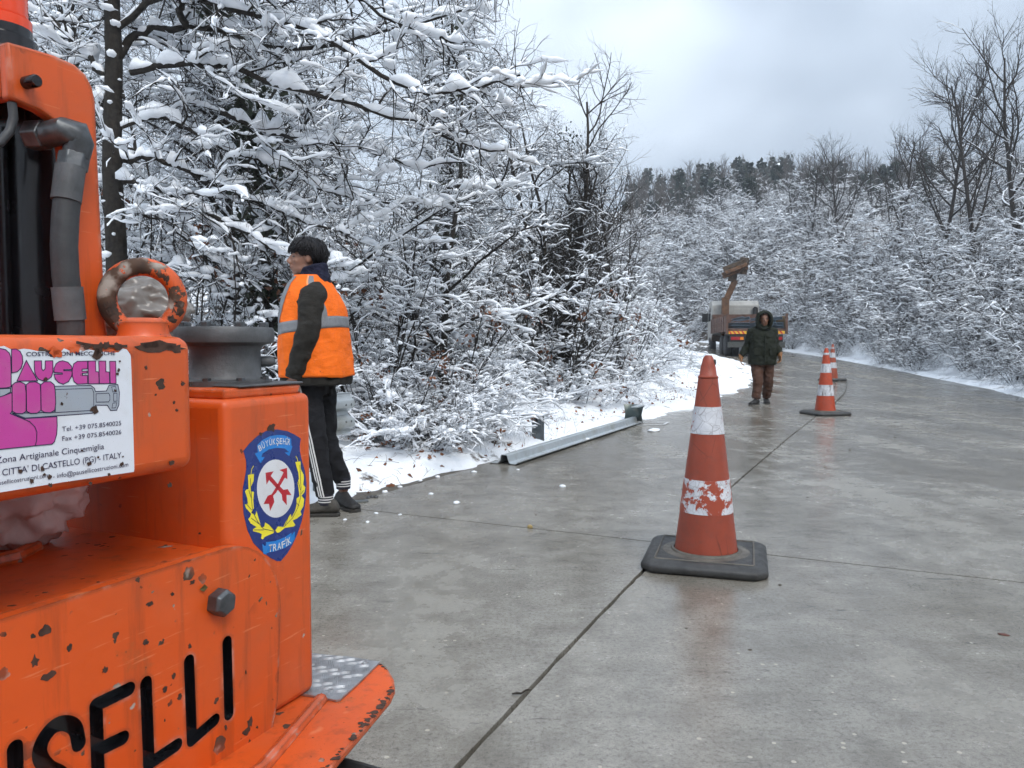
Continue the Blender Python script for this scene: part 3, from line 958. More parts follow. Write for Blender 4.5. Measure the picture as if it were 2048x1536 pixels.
# --- lifting eye on the beam
eu, ez = pm(286, 590, 1.0)
ez -= 0.006
ec = Vector((eu, 1.0, ez))
to_cam = Vector((0 - eu, 0 - 1.0, 0)).normalized()
side = Vector((0,0,1)).cross(to_cam).normalized()
R0 = 0.0485
prof = [ec + R0*(math.cos(a)*side + math.sin(a)*Vector((0,0,1))) for a in [2*math.pi*k/40 for k in range(40)]]
mb = MB()
mb.tube(prof, 0.0138, 12, closed=True)
eye = mp(mb, 'lifting_eye', paint_mat('orange_worn', ORANGE, 1.0, True, 0.19), smooth=60)
mp(MB().lathe([(0.050, 1.085 - ez), (0.047, 1.100 - ez), (0.040, 1.110 - ez), (0.036, 1.117 - ez), (0.036, 1.133 - ez), (0.026, 1.140 - ez)], (eu, 1.0, ez), seg=28), 'eye_collar', M_or, smooth=50)
def eye_text(body, a0, a1):
    n = len(body)
    for i, ch in enumerate(body):
        a = math.radians(a0 + (a1 - a0)*(i + .5)/n)
        o = text_mesh(ch, -0.0045, 0.0045, -0.005, 0.010, 0, 'lettering', M_flake, eye, 0.02)
        for v in o.data.vertices:
            uu, zz = v.co.x + MB0[0], v.co.z + MB0[2]
            rr_ = R0 + zz
            aa = a - uu/R0
            p = ec + rr_*(math.cos(aa)*side + math.sin(aa)*Vector((0,0,1))) + to_cam*0.0143
            v.co = (p.x - MB0[0], p.y - MB0[1], p.z - MB0[2])
eye_text('C15E', 238, 185)
eye_text('M24', -2, -42)

# --- grey hydraulic motor housing on the tower
gu, gy = 1.118, 1.135
zb = TZ + 0.018
h0 = pm(455, 655, gy)[1] - zb
mb = MB().lathe([(0.086, 0), (0.086, 0.010), (0.070, 0.013), (0.066, 0.018), (0.0655, h0*0.60), (0.070, h0*0.68), (0.090, h0*0.74), (0.092, h0*0.80), (0.092, h0*0.95), (0.089, h0), (0.04, h0 + .002)], (gu, gy, zb), seg=40)
motor = mp(mb, 'motor_housing', M_castiron, smooth=40)
for k in range(8):
    a = 2*math.pi*k/8 + 0.35
    c_ = (gu + 0.078*math.cos(a), gy + 0.078*math.sin(a))
    mp(MB().lathe([(0.0095, 0), (0.0095, 0.008), (0.0075, 0.010), (0.002, 0.010)], (c_[0], c_[1], zb + h0), seg=6), 'bolt', M_steel, motor)
    mp(MB().lathe([(0.008, 0), (0.008, 0.006)], (gu + 0.078*math.cos(a), gy + 0.078*math.sin(a), zb + 0.010), seg=6), 'bolt', M_steel, motor)
mp(MB().tube([(gu + 0.045, gy - 0.045, zb + 0.045), (gu + 0.058, gy - 0.058, zb + 0.045)], 0.011, 10, round_ends=True), 'port_plug', M_castiron, motor, smooth=50)
mp(MB().box((gu - 0.075, gy - 0.108, zb), (gu + 0.098, gy + 0.10, zb + 0.005)), 'mounting_flange', M_castiron, bevel=0.003)

# --- mast: two cheek plates with a rounded shoulder, cap, ram and hoses inside
XY = 1.05
cheek_px = [(14,82),(60,95),(110,110),(150,128),(172,148),(186,175),(192,205),(196,300),(203,450),(213,640),(222,720),(150,720),(146,640),(138,520),(132,400),(126,300),(118,262),(106,240),(80,222),(20,196)]
cheek = [pm(x, y, XY) for x, y in cheek_px]
mp(MB().prism(cheek, XY, XY + 0.02, face_fn), 'mast_cheek', M_or_clean, bevel=0.004)
mp(MB().prism(cheek, XY + 0.27, XY + 0.29, face_fn), 'mast_cheek', M_or_clean, bevel=0.004)
c0, c1 = pm(14, 82, XY), pm(14, 197, XY)
mp(MB().box((c0[0], XY + 0.021, c1[1] + 0.005), (c0[0] + 0.02, XY + 0.269, c0[1] - 0.002)), 'mast_front', M_or_clean, bevel=0.003)
capz = [pm(x, y, XY) for x, y in [(14,82),(60,95),(110,110),(150,128)]]
mb = MB()
mb.rings([[(u, XY + 0.021, z - 0.012), (u, XY + 0.269, z - 0.012), (u, XY + 0.269, z - 0.003), (u, XY + 0.021, z - 0.003)] for u, z in capz])
mp(mb, 'mast_cap', M_or_clean)
mp(MB().lathe([(0.054, 0), (0.054, 0.50)], (0.765, 1.165, 0.95), seg=28), 'hydraulic_ram', M_blackp, smooth=50)
mp(MB().lathe([(0.034, 0), (0.034, 0.46)], (0.685, 1.155, 0.95), seg=24), 'hydraulic_ram', M_blackp, smooth=50)
mp(MB().box((0.60, 1.295, 1.061), (0.93, 1.315, 1.462)), 'mast_dark_fill', M_blackp)  # black sheet added to stand in for the dark inside the mast
# unseen engine cover to the left, added to shade the deck recess
mp(MB().box((-0.95, 1.02, 0.32), (0.09, 1.75, 1.30)), 'unseen_engine_cover', M_or_clean, bevel=0.02)
# round pin through the cheek
u, z = pm(52, 166, XY)
mp(MB().lathe([(0.0085, 0), (0.0085, -0.022), (0.007, -0.024)], (u, XY, z), axis='y', seg=14), 'pin', M_blackp, smooth=40)
# elbow fitting and thick hose
def P3(px_, py_, y): u, z = pm(px_, py_, y); return (u, y, z)
hy = 1.03
mp(MB().tube([P3(60, 272, hy + .06), P3(92, 270, hy + .035)], 0.0215, 6), 'hose_nut', M_steel, bevel=0.002)
mp(MB().tube([P3(88, 271, hy + .04), P3(130, 262, hy), P3(153, 268, hy - .005), P3(158, 285, hy - .005), P3(152, 312, hy)], [0.018, 0.019, 0.0205, 0.0195, 0.018], 12), 'hose_elbow', M_steel, smooth=45)
mp(MB().tube([P3(149, 308, hy), P3(144, 338, hy)], [0.0205, 0.0205], 6), 'hose_nut', M_steel, bevel=0.002)
hose = mp(MB().tube([P3(x, y, hy) for x, y in [(141,336),(136,380),(131,430),(128,490),(131,550),(138,600),(142,650),(143,700)]], 0.0178, 16), 'hose', M_hose, smooth=60)
mp(MB().tube([P3(141, 334, hy), P3(132, 402, hy)], 0.0198, 16), 'hose_sleeve', M_castiron, hose, smooth=45)
mp(MB().tube([P3(134, 574, hy), P3(141, 640, hy)], 0.0205, 16), 'hose_sleeve', M_castiron, hose, smooth=45)
mp(MB().tube([P3(141, 638, hy), P3(143, 680, hy)], 0.0170, 16), 'hose_ferrule', M_steel, hose, smooth=45)
mp(MB().tube([P3(x, y, 1.06) for x, y in [(-30,300),(0,285),(20,262),(27,235),(24,205)]], 0.006, 10), 'thin_hose', M_hose, smooth=60)
# amber beacon on the cap
bu, bz = pm(2, 60, 1.17)
M_amber = NT('amber_lens').set(base=(0.72, 0.055, 0.006), rough=0.15)
bz0 = capz[1][1] + 0.026
beacon = mp(MB().lathe([(0.046, -0.002), (0.046, 0.016), (0.040, 0.020), (0.040, 0.032)], (bu, 1.17, bz0), seg=28), 'beacon_base', M_blackp, smooth=40)
ring_prof = [(0.040, 0.032), (0.040, 0.046)]
for k in range(14):
    ring_prof += [(0.0345, 0.048 + k*.006), (0.0355, 0.051 + k*.006)]
mp(MB().lathe(ring_prof + [(0.03, 0.135), (0.01, 0.139)], (bu, 1.17, bz0), seg=28), 'beacon_lens', M_amber, beacon, smooth=60)

# --- fender with tread plate, rubber track under it
FZ = 0.392
fo = [pz(x, y, FZ) for x, y in [(630,1306),(700,1312),(757,1322),(776,1338),(788,1358),(790,1376),(782,1394),(735,1450),(690,1502)]]
d_ = Vector(fo[-1]) - Vector(fo[-2]); d_.normalize()
end = Vector(fo[-1]) + d_*1.25
fo += [tuple(end), (end.x, 1.10), (fo[0][0], 1.10)]
mp(MB().prism(fo, FZ - 0.014, FZ, lambda p, t: (p[0], p[1], t)), 'fender', M_or, bevel=0.003)
mb = MB()
fi, fjj = pz(640, 1400, FZ), pz(520, 1540, FZ)
mp(MB().tube([(fi[0], fi[1] - 0.004, FZ + .002), (fjj[0], fjj[1] - 0.004, FZ + .002), (0.3, fjj[1], FZ + .002)], 0.013, 8), 'weld_fillet', M_or)
to = [pz(x, y, FZ + .004) for x, y in [(600,1304),(632,1308),(700,1314),(760,1324),(722,1362),(681,1399),(672,1401),(640,1394),(600,1388)]]
tread = mp(MB().prism(to, FZ + 0.001, FZ + 0.005, lambda p, t: (p[0], p[1], t)), 'tread_plate', M_alu)
mb = MB()
rt = random.Random(9)
cu0 = pz(690, 1350, FZ)
for i in range(-7, 8):
    for j in range(-7, 8):
        base = Vector((cu0[0] + i*0.030 + 0.015*(j % 2), cu0[1] + j*0.016))
        ang = 0.6 if (i + j) % 2 else -0.95
        def inside(p):
            c_ = False; n = len(to)
            for a_ in range(n):
                x1, y1 = to[a_]; x2, y2 = to[(a_+1) % n]
                if (y1 > p.y) != (y2 > p.y) and p.x < (x2-x1)*(p.y-y1)/(y2-y1) + x1: c_ = not c_
            return c_
        for q in range(3):
            off = Vector((-math.sin(ang), math.cos(ang)))*0.0042*(q - 1)
            a_, b_ = base + off - Vector((math.cos(ang), math.sin(ang)))*0.011, base + off + Vector((math.cos(ang), math.sin(ang)))*0.011
            if inside(a_) and inside(b_):
                mb.tube([(a_.x, a_.y, FZ+.0048), ((a_.x+b_.x)/2, (a_.y+b_.y)/2, FZ+.0053), (b_.x, b_.y, FZ+.0048)], [0.0005, 0.0014, 0.0005], 6)
o = mp(mb, 'tread_ridges', M_alu, tread, smooth=60); o['kind'] = 'stuff'
for x, y in [(730,1325),(663,1379),(610,1330)]:
    p = pz(x, y, FZ + .006)
    mp(MB().lathe([(0.0075, 0.004), (0.007, 0.0065), (0.0035, 0.0065), (0.003, 0.005)], (p[0], p[1], FZ), seg=16), 'rivet', M_alu, tread)
# chips along the fender's worn rim, as bare steel showing
for i in range(46):
    t_ = rt.random()
    if t_ < 0.25:
        k_ = rt.randrange(2, 7); c_ = Vector(fo[k_]).lerp(Vector(fo[k_+1]), rt.random())
    else:
        c_ = Vector(fo[6]).lerp(Vector(fo[8]) + d_*0.1, rt.random())
    inn = Vector((-d_.y, d_.x)); inn = inn if inn.y > 0 else -inn
    c_ = c_ + inn*rt.uniform(0.0015, 0.009)*(1.6 if i % 6 == 0 else 1)
    r_ = rt.uniform(0.003, 0.009)
    pts_ = [(c_.x + r_*rt.uniform(.5, 1.2)*math.cos(a), c_.y + r_*rt.uniform(.5, 1.2)*math.sin(a)) for a in [2*math.pi*k/9 for k in range(9)]]
    mp(MB().prism(pts_, FZ + 0.0002 + i*0.00002, FZ + 0.0006 + i*0.00002, lambda p, t: (p[0], p[1], t)), 'chip', M_flake)
# crawler track: a rubber belt with lugs round two idlers
def stadium(r, n=14, u0=-0.35, u1=1.06, zc=0.165):
    pts = [(u1 + r*math.cos(a), zc + r*math.sin(a)) for a in [math.pi/2 - math.pi*k/n for k in range(n + 1)]]
    pts += [(u0 + r*math.cos(a), zc + r*math.sin(a)) for a in [-math.pi/2 - math.pi*k/n for k in range(n + 1)]]
    return pts
ty0, ty1 = 0.79, 1.04
mb = MB()
outer, inner = stadium(0.162), stadium(0.135)
n = len(outer)
mb.rings([[(o_[0], ty0, o_[1]), (o_[0], ty1, o_[1]), (i_[0], ty1, i_[1]), (i_[0], ty0, i_[1])] for o_, i_ in zip(outer, inner)], closed=True)
track = mp(mb, 'track_belt', M_rubber, bevel=0.01)
path = []
for k in range(n):
    a_, b_ = Vector(outer[k]), Vector(outer[(k+1) % n])
    m_ = max(1, int((b_ - a_).length/0.07))
    for q in range(m_): path.append((a_.lerp(b_, q/m_), (b_ - a_).normalized()))
acc = None
for p, d in path:
    if acc is not None and (p - acc).length < 0.055: continue
    acc = p.copy()
    nr = Vector((d.y, -d.x))
    if (p + nr*0.01 - Vector((0.42, 0.175))).length < (p - Vector((0.42, 0.175))).length: nr = -nr
    nr = -nr if False else nr
    c_ = Vector((p.x, 0, p.y))
    out = Vector((d.y, 0, -d.x)); out = -out if out.dot(c_ - Vector((0.42, 0, 0.175))) < 0 else out
    mb = MB().obox((c_.x + out.x*0.008, (ty0 + ty1)/2, c_.z + out.z*0.008), Vector((d.x, 0, d.y))*0.018, Vector((0, 0.124, 0)), out*0.010)
    mp(mb, 'track_lug', M_rubber, track, bevel=0.003)
for uu in (-0.35, 0.05, 0.42, 0.75, 1.06):
    rr_ = 0.132 if uu in (-0.35, 1.06) else 0.075
    zc_ = 0.165 if uu in (-0.35, 1.06) else 0.115
    mp(MB().lathe([(0.02, 0), (rr_*.5, 0), (rr_*.55, .02), (rr_*.9, .02), (rr_, .03), (rr_, .20), (rr_*.9, .21), (0.02, .21)], (uu, ty0 + .03, zc_), axis='y', seg=24), 'track_wheel', M_steel, track, smooth=40)
mp(MB().box((-0.3, ty0 + .06, 0.14), (1.02, ty1 - .03, 0.23)), 'track_frame', M_blackp, bevel=0.01)
tr2 = []
for o in list(mach.children):
    if o.name.split('.')[0] in ('track_belt', 'track_frame'):
        c_ = copy_tree(o, mach); c_.location.y += 0.72
mp(MB().box((-0.2, 0.95, 0.24), (1.1, 1.55, 0.31)), 'undercarriage', M_blackp, bevel=0.01)

# --- plastic bag behind the eye and rag on the deck
def crumple(name, c, r, mat, seed, label, cat, sq=(1,1,1), rotz=0.0):
    bm = bmesh.new(); bmesh.ops.create_icosphere(bm, subdivisions=5, radius=1)
    for v in bm.verts:
        p = v.co.copy()
        ridge = 1 - abs(fbm(p.x*1.3 + seed, p.y*1.3, p.z*2.2 + 0.5*p.x, 3))*1.1
        k = 0.60 + 0.34*ridge + 0.05*(1 - abs(nz(p.x*1.5 + seed, p.y*1.5, p.z*7 + p.x*2)))**4 + 0.02*nz(p.x*11 + seed, p.y*11, p.z*11)
        v.co = Vector((p.x*sq[0], p.y*sq[1], p.z*sq[2]))*k*r
    me = bpy.data.meshes.new(name); bm.to_mesh(me); bm.free(); me.shade_smooth()
    o = link(name, me, mat); o.location = c; o.rotation_euler = (0, 0, rotz)
    return tag(o, label, cat)
def world_m(u, y, z): return MU*u + MY*y + Vector((0, 0, z))
M_bag = NT('grey_plastic_bag'); 
M_bag.set(base=M_bag.ramp(M_bag.noise(14, 5), [(0.3, (0.09, 0.075, 0.065)), (0.7, (0.22, 0.20, 0.18))]), rough=0.28)
M_rag = simple('pale_rag', (0.62, 0.50, 0.47), 0.75, var=0.15, scale=12, bump=0.3, bscale=40, bdist=0.004)
bp = pm(300, 610, 1.40)
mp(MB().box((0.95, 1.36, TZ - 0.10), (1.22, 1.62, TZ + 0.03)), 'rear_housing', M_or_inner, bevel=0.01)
crumple('plastic_bag', world_m(bp[0], 1.44, pm(300, 625, 1.42)[1]), 0.112, M_bag.m, 3.0, 'crumpled grey plastic bag seen through the lifting eye of the machine', 'bag', (1.15, .8, .85))
crumple('rag', world_m(pm(40, 1018, 1.36)[0], 1.40, 0.835), 0.150, M_rag, 8.0, 'crumpled pale pink rag on the orange deck below the sticker beam', 'rag', (1.0, .7, .78))

# ------------------------------------------------------------------ people
def cloth(name, col, var=0.25, rough=0.85, wscale=9, wr=0.25):
    t = NT(name)
    n = t.noise(14, 5, 0.6)
    base = t.ramp(n, [(0.3, tuple(c*(1-var) for c in col)), (0.7, tuple(min(1, c*(1+var)) for c in col))])
    t.set(base=base, rough=rough, spec=0.25)
    h = t.math('ADD', t.noise(wscale, 4, 0.55, vec=t.mapping(t.coord(), (1, 1, 1.9))), t.math('MULTIPLY', t.noise(260, 2), 0.08))
    t.bump(h, wr*2, 0.03)
    return t.m
def skin(name, col):
    t = NT(name)
    base = t.ramp(t.noise(16, 4), [(0.3, tuple(c*0.85 for c in col)), (0.7, col)])
    t.set(base=base, rough=0.5)
    t.b.inputs['Subsurface Weight'].default_value = 0.08
    t.b.inputs['Subsurface Radius'].default_value = (0.01, 0.004, 0.002)
    return t.m
M_skin = skin('skin', (0.27, 0.135, 0.088))
M_hair = simple('black_hair', (0.006, 0.005, 0.006), 0.55, var=0.4, scale=40, bump=0.6, bscale=130, bdist=0.004, spec=0.25)
M_eyew = simple('eye_white', (0.07, 0.05, 0.042), 0.3, var=0.05)
M_iris = simple('dark_iris', (0.012, 0.008, 0.006), 0.2)
M_lip = simple('lip', (0.16, 0.05, 0.042), 0.45, var=0.1)

def ering(c, rf, rs, n=28, e=2.4, tilt=0.0):
    out = []
    for k in range(n):
        a = 2*math.pi*k/n
        ca, sa = math.cos(a), math.sin(a)
        x = rf*math.copysign(abs(ca)**(2/e), ca); y = rs*math.copysign(abs(sa)**(2/e), sa)
        out.append((c[0] + x, c[1] + y, c[2] + tilt*x))
    return out
def remesh(mb, name, mat, parent, vox=0.012, smooth_it=4, wr=0.0, wf=9.0, seed=0.0, mesh_only=False, zs=1.6):
    o = mb.build(name, mat, parent)
    m = o.modifiers.new('r', 'REMESH'); m.mode = 'VOXEL'; m.voxel_size = vox
    s = o.modifiers.new('s', 'SMOOTH'); s.factor = 0.5; s.iterations = smooth_it
    bpy.context.view_layer.update()
    evaluated(o)
    me = o.data
    me.shade_smooth()
    if wr:
        nv = [v.normal.copy() for v in me.vertices]
        for v, n in zip(me.vertices, nv):
            p = v.co
            w = (1 - abs(nz(p.x*wf + seed, p.y*wf, p.z*wf*zs)))**2 - 0.5 + 0.5*nz(p.x*wf*2.3, p.y*wf*2.3 + seed, p.z*wf*2.0)
            v.co = p + n*wr*w
    return o
def finger_set(mb, wrist, d, palm_n, side_v, k=1.0, curl=0.9):
    """palm and five fingers; d points down the hand, palm_n out of the palm, side_v towards the thumb"""
    w, d, pn, sv = Vector(wrist), Vector(d).normalized(), Vector(palm_n).normalized(), Vector(side_v).normalized()
    for q in (-0.027, -0.009, 0.009, 0.027):
        mb.tube([w + sv*q*0.6*k, w + d*0.045*k + sv*q*k, w + d*0.085*k + sv*q*k], [0.014*k, 0.0145*k, 0.012*k], 8, round_ends=True)
    for i, (q, L) in enumerate(((0.029, 0.070), (0.010, 0.080), (-0.010, 0.074), (-0.029, 0.058))):
        b_ = w + d*0.085*k + sv*q*k
        p1 = b_ + (d + pn*0.25*curl)*L*0.42*k
        p2 = p1 + (d*0.75 + pn*0.75*curl)*L*0.33*k
        p3 = p2 + (d*0.35 + pn*1.0*curl)*L*0.27*k
        mb.tube([b_, p1, p2, p3], [0.0095*k, 0.009*k, 0.0082*k, 0.007*k], 8, round_ends=True)
    t0 = w + d*0.03*k + sv*0.028*k
    t1 = t0 + (d*0.6 + sv*0.8 + pn*0.2)*0.035*k
    t2 = t1 + (d*0.9 + sv*0.25 + pn*0.45)*0.032*k
    mb.tube([t0, t1, t2], [0.0125*k, 0.0105*k, 0.0085*k], 8, round_ends=True)
def head_pieces(mb, H):
    """H: 4x4 head frame, x forward, y left, z up, origin at the chin level under the skull"""
    R3 = H.to_3x3()
    def B(c, r): mb.ball(H @ Vector(c), r, 20, 14, R3)
    B((-0.012, 0, 0.140), (0.098, 0.077, 0.098))
    B((0.030, 0, 0.105), (0.066, 0.064, 0.085))
    B((0.045, 0, 0.050), (0.046, 0.047, 0.050))
    B((0.062, 0, 0.020), (0.024, 0.026, 0.022))
    B((0.010, 0.036, 0.045), (0.050, 0.024, 0.040)); B((0.010, -0.036, 0.045), (0.050, 0.024, 0.040))
    for s_ in (1, -1):
        B((0.073, 0.030*s_, 0.134), (0.018, 0.024, 0.008))
        B((0.068, 0.036*s_, 0.090), (0.020, 0.020, 0.018))
        B((-0.004, 0.078*s_, 0.106), (0.018, 0.007, 0.030))
        B((0.106, 0.011*s_, 0.080), (0.010, 0.009, 0.008))
    mb.tube([H @ Vector(p) for p in [(0.090, 0, 0.132), (0.103, 0, 0.108), (0.117, 0, 0.088), (0.108, 0, 0.078)]], [0.009, 0.011, 0.0125, 0.008], 10, round_ends=True)
    B((0.093, 0, 0.056), (0.011, 0.022, 0.0065)); B((0.091, 0, 0.045), (0.012, 0.019, 0.0068))
def face_parts(body, H):
    R3 = H.to_3x3()
    for s_ in (1, -1):
        MBo = MB(); MBo.ball(H @ Vector((0.0815, 0.031*s_, 0.119)), (0.0085, 0.0135, 0.0048), 12, 8, R3)
        e = MBo.build('eye', M_eyew, body, smooth=180)
        MBi = MB(); MBi.ball(H @ Vector((0.0893, 0.031*s_, 0.119)), (0.002, 0.0055, 0.0045), 10, 6, R3)
        MBi.build('iris', M_iris, e, smooth=180)
        br = MB(); br.tube([H @ Vector(p) for p in [(0.096, 0.013*s_, 0.140), (0.092, 0.032*s_, 0.146), (0.078, 0.050*s_, 0.140)]], [0.0036, 0.0052, 0.003], 8, round_ends=True)
        br.build('eyebrow', M_hair, body, smooth=180)
    m_ = MB(); m_.tube([H @ Vector(p) for p in [(0.083, 0.027, 0.050), (0.101, 0.010, 0.0515), (0.103, 0, 0.0512), (0.101, -0.010, 0.0515), (0.083, -0.027, 0.050)]], [0.001, 0.0022, 0.0025, 0.0022, 0.001], 6)
    m_.build('mouth', M_lip, body, smooth=180)
def shoe(parent, ankle, yaw, mat, sole, L=0.29, pitch=0.0, k=1.0):
    """ankle: point above the heel; yaw in the body's frame"""
    Rm = Matrix.Rotation(yaw, 3, 'Z') @ Matrix.Rotation(pitch, 3, 'Y')
    a = Vector(ankle)
    def T(p): return a + Rm @ (Vector(p)*k)
    secs = [(-0.085, 0.030, 0.070, 0.030), (-0.07, 0.038, 0.10, 0.02), (-0.03, 0.043, 0.125, 0.012), (0.02, 0.044, 0.118, 0.012), (0.07, 0.046, 0.085, 0.012), (0.12, 0.050, 0.070, 0.012), (0.165, 0.046, 0.058, 0.014), (0.195, 0.030, 0.045, 0.018)]
    mb = MB(); rings = []
    for x, w, h, z0 in secs:
        ring = []
        for q in range(16):
            t = 2*math.pi*q/16
            ring.append(T((x, w*math.cos(t)*(1.0 if math.sin(t) < 0.3 else 0.86), z0 + (h - z0)*(0.5 + 0.5*math.sin(t)))))
        rings.append(ring)
    mb.rings(rings)
    s_ = mb.build('shoe', mat, parent, smooth=180)
    mb = MB()
    out = [(-0.092, 0), (-0.085, 0.030), (-0.05, 0.042), (0.02, 0.044), (0.09, 0.050), (0.14, 0.052), (0.185, 0.038), (0.205, 0)]
    poly = out + [(x, -y) for x, y in out[-2:0:-1]]
    mb.rings([[T((x, y, 0.0)) for x, y in poly], [T((x, y, 0.022)) for x, y in poly]])
    mb.build('sole', sole, s_, bevel=0.004)

# --- worker in the orange vest
WY = 5.0
wroot = gnd(645, 689 + F*CAMH/WY)
WX = (645 - CX)/F*WY
worker = thing('person', 'worker in orange reflective vest and striped black track pants standing beside the orange machine', 'person', (WX, WY, 0.0), math.radians(170))
K = WY/F
def wf(px): return -(px - 645)*K/math.cos(math.radians(10))
def wfs(px, sd):
    # forward offset that puts a point sd to his left at photo column px
    c_, s_ = math.cos(math.radians(170)), math.sin(math.radians(170))
    f_ = 0.0
    for _ in range(6):
        Yp = WY + s_*f_ + c_*sd
        f_ = ((px - CX)/F*Yp - WX + s_*sd)/c_
    return f_
def wz(py): return CAMH + (689 - py)*K
HW = Matrix.Translation((wf(613), 0.0, wz(553))) @ Matrix.Rotation(math.radians(32), 4, 'Z') @ Matrix.Rotation(math.radians(-2), 4, 'Y') @ Matrix.Scale(1.0, 4)
# body: one continuous surface (head, neck, trunk, limbs, hands)
mb = MB()
head_pieces(mb, HW)
mb.tube([(0.045, 0, 1.44), (0.06, 0, 1.52), tuple(HW @ Vector((-0.005, 0, 0.06)))], [0.07, 0.056, 0.052], 16, round_ends=True)
mb.rings([ering((0.03, 0, z), rf, rs) for z, rf, rs in [(0.86, .10, .15), (1.0, .105, .155), (1.2, .11, .165), (1.36, .11, .17), (1.46, .08, .14)]])
sh_l, el_l, wr_l = (wfs(626, .19), 0.19, 1.415), (wfs(616, .255), 0.255, wz(668)), (wfs(589, .235), 0.235, wz(750))
sh_r, el_r, wr_r = (0.055, -0.195, 1.43), (0.02, -0.29, 1.14), (0.12, -0.26, 0.90)
for a_, b_, c_ in ((sh_l, el_l, wr_l), (sh_r, el_r, wr_r)):
    mb.tube([(0.04, a_[1]*0.4, 1.42), a_, b_, c_], [0.06, 0.052, 0.042, 0.03], 12, round_ends=True)
finger_set(mb, wr_l, (0.30, -0.05, -1), (0.1, -1, 0), (1, 0, 0.1))
finger_set(mb, wr_r, (0.2, 0.0, -1), (0, 1, 0), (1, 0, 0))
hip_l, kn_l, an_l = (0.085, 0.09, 0.86), (wfs(630, .105), 0.105, 0.46), (wfs(648, .10), 0.10, 0.075)
hip_r, kn_r, an_r = (0.060, -0.09, 0.86), (wfs(650, -.115), -0.115, 0.48), (wfs(684, -.16), -0.16, 0.13)
for h_, k_, a_ in ((hip_l, kn_l, an_l), (hip_r, kn_r, an_r)):
    mb.tube([h_, k_, a_], [0.08, 0.055, 0.036], 12, round_ends=True)
body = remesh(mb, 'body', M_skin, worker, 0.0075, 2)
face_parts(body, HW)
# hair: thick fringe, short at the neck
bm = bmesh.new(); bmesh.ops.create_icosphere(bm, subdivisions=5, radius=1)
for v in bm.verts:
    d = v.co.normalized()
    p = Vector((-0.014 + d.x*0.120, d.y*0.100, 0.150 + d.z*0.106))
    low = lerp(0.070, 0.158, smooth01(-0.5, 0.45, d.x))
    if abs(d.y) > 0.75: low = lerp(low, 0.136, smooth01(-0.35, 0.2, d.x))
    jag = 0.010*nz(math.atan2(d.y, d.x)*5.5, 2.0) + 0.006*nz(math.atan2(d.y, d.x)*14, 5.0)
    if p.z < low + jag:
        k_ = min(1, (low + jag - p.z)/0.012)
        sh_ = lerp(1, 0.80, k_)
        p = Vector((-0.014 + (p.x + 0.014)*sh_, p.y*sh_, max(p.z, low + jag - 0.012)))
    a_ = math.atan2(d.y, d.x - 0.1)
    st_ = 0.0045*nz(a_*12, d.z*1.5) + 0.0025*nz(a_*30, d.z*3)
    p += d*st_
    v.co = HW @ p
me = bpy.data.meshes.new('hair'); bm.to_mesh(me); bm.free(); me.shade_smooth()
hair = link('hair', me, M_hair, worker)
# loose locks over the cap of hair, the fringe falling over the brow
rh = random.Random(21)
mb = MB()
for i in range(170):
    a_ = rh.uniform(-math.pi, math.pi)
    dx, dy = math.cos(a_), math.sin(a_)
    top = rh.uniform(0.15, 0.9)
    end_e = math.asin(max(-1, min(1, ((lerp(0.075, 0.146, smooth01(-0.6, 0.1, dx)) - 0.150)/0.108)))) + rh.uniform(-.08, .14)
    sw = rh.uniform(-.25, .25) - 0.25*(dx > 0.2)
    pts_ = []
    for q in range(6):
        e_ = lerp(1.35 - top*0.9, end_e, q/5); aq = a_ + sw*(q/5)**2
        rr_ = 1.0 + 0.05*math.sin(q*0.9 + i) + 0.05*(q/5)
        pts_.append(HW @ Vector((-0.014 + 0.120*rr_*math.cos(e_)*math.cos(aq), 0.100*rr_*math.cos(e_)*math.sin(aq), 0.150 + 0.108*rr_*math.sin(e_))))
    mb.tube(pts_, [0.004, 0.008, 0.0085, 0.0075, 0.005, 0.0012], 5, flat=0.55)
mb.build('hair_locks', M_hair, hair, smooth=180)['kind'] = 'stuff'
# neck warmer
M_navy = cloth('navy_knit', (0.012, 0.013, 0.03), wscale=30)
mb = MB()
cx_, = (0.052,)
mb.rings([ering((0.050, 0, z), rf, rf*0.95, 24, 2.1, -0.28) for z, rf in [(1.47, .105), (1.50, .104), (1.53, .096), (1.56, .090), (1.585, .088), (1.605, .084), (1.605, .070), (1.55, .06)]])
remesh(mb, 'neck_warmer', M_navy, worker, 0.008, 2, 0.006, 22)
# jacket
M_jkt = cloth('dark_jacket', (0.022, 0.020, 0.017), wscale=11)
M_vest = cloth('orange_vest', (0.86, 0.150, 0.008), 0.06, 0.7, 7, 0.35)
M_tape = simple('reflective_tape', (0.17, 0.175, 0.185), 0.4, var=0.12, scale=30)
JR = [(wz(768), 0.205, 0.245), (0.93, 0.207, 0.25), (1.08, 0.200, 0.245), (1.22, 0.190, 0.24), (1.34, 0.172, 0.232), (1.42, 0.150, 0.215), (1.48, 0.118, 0.170), (1.52, 0.09, 0.115), (1.545, 0.082, 0.09)]
def jc(z): return lerp(wf(634), wf(629), smooth01(0.85, 1.25, z)) + 0.02*smooth01(1.3, 1.5, z)
mb = MB()
mb.rings([[(jc(z) + (p_[0] - jc(z))*(lerp(1.03, 0.90, smooth01(1.05, 1.25, z)) if p_[0] > jc(z) else (0.92 if z > 0.95 else 1)), p_[1]*(0.93 if z > 0.95 else 1), p_[2]) for p_ in ering((jc(z), 0, z), rf, rs, 32, 2.5)] for z, rf, rs in JR])
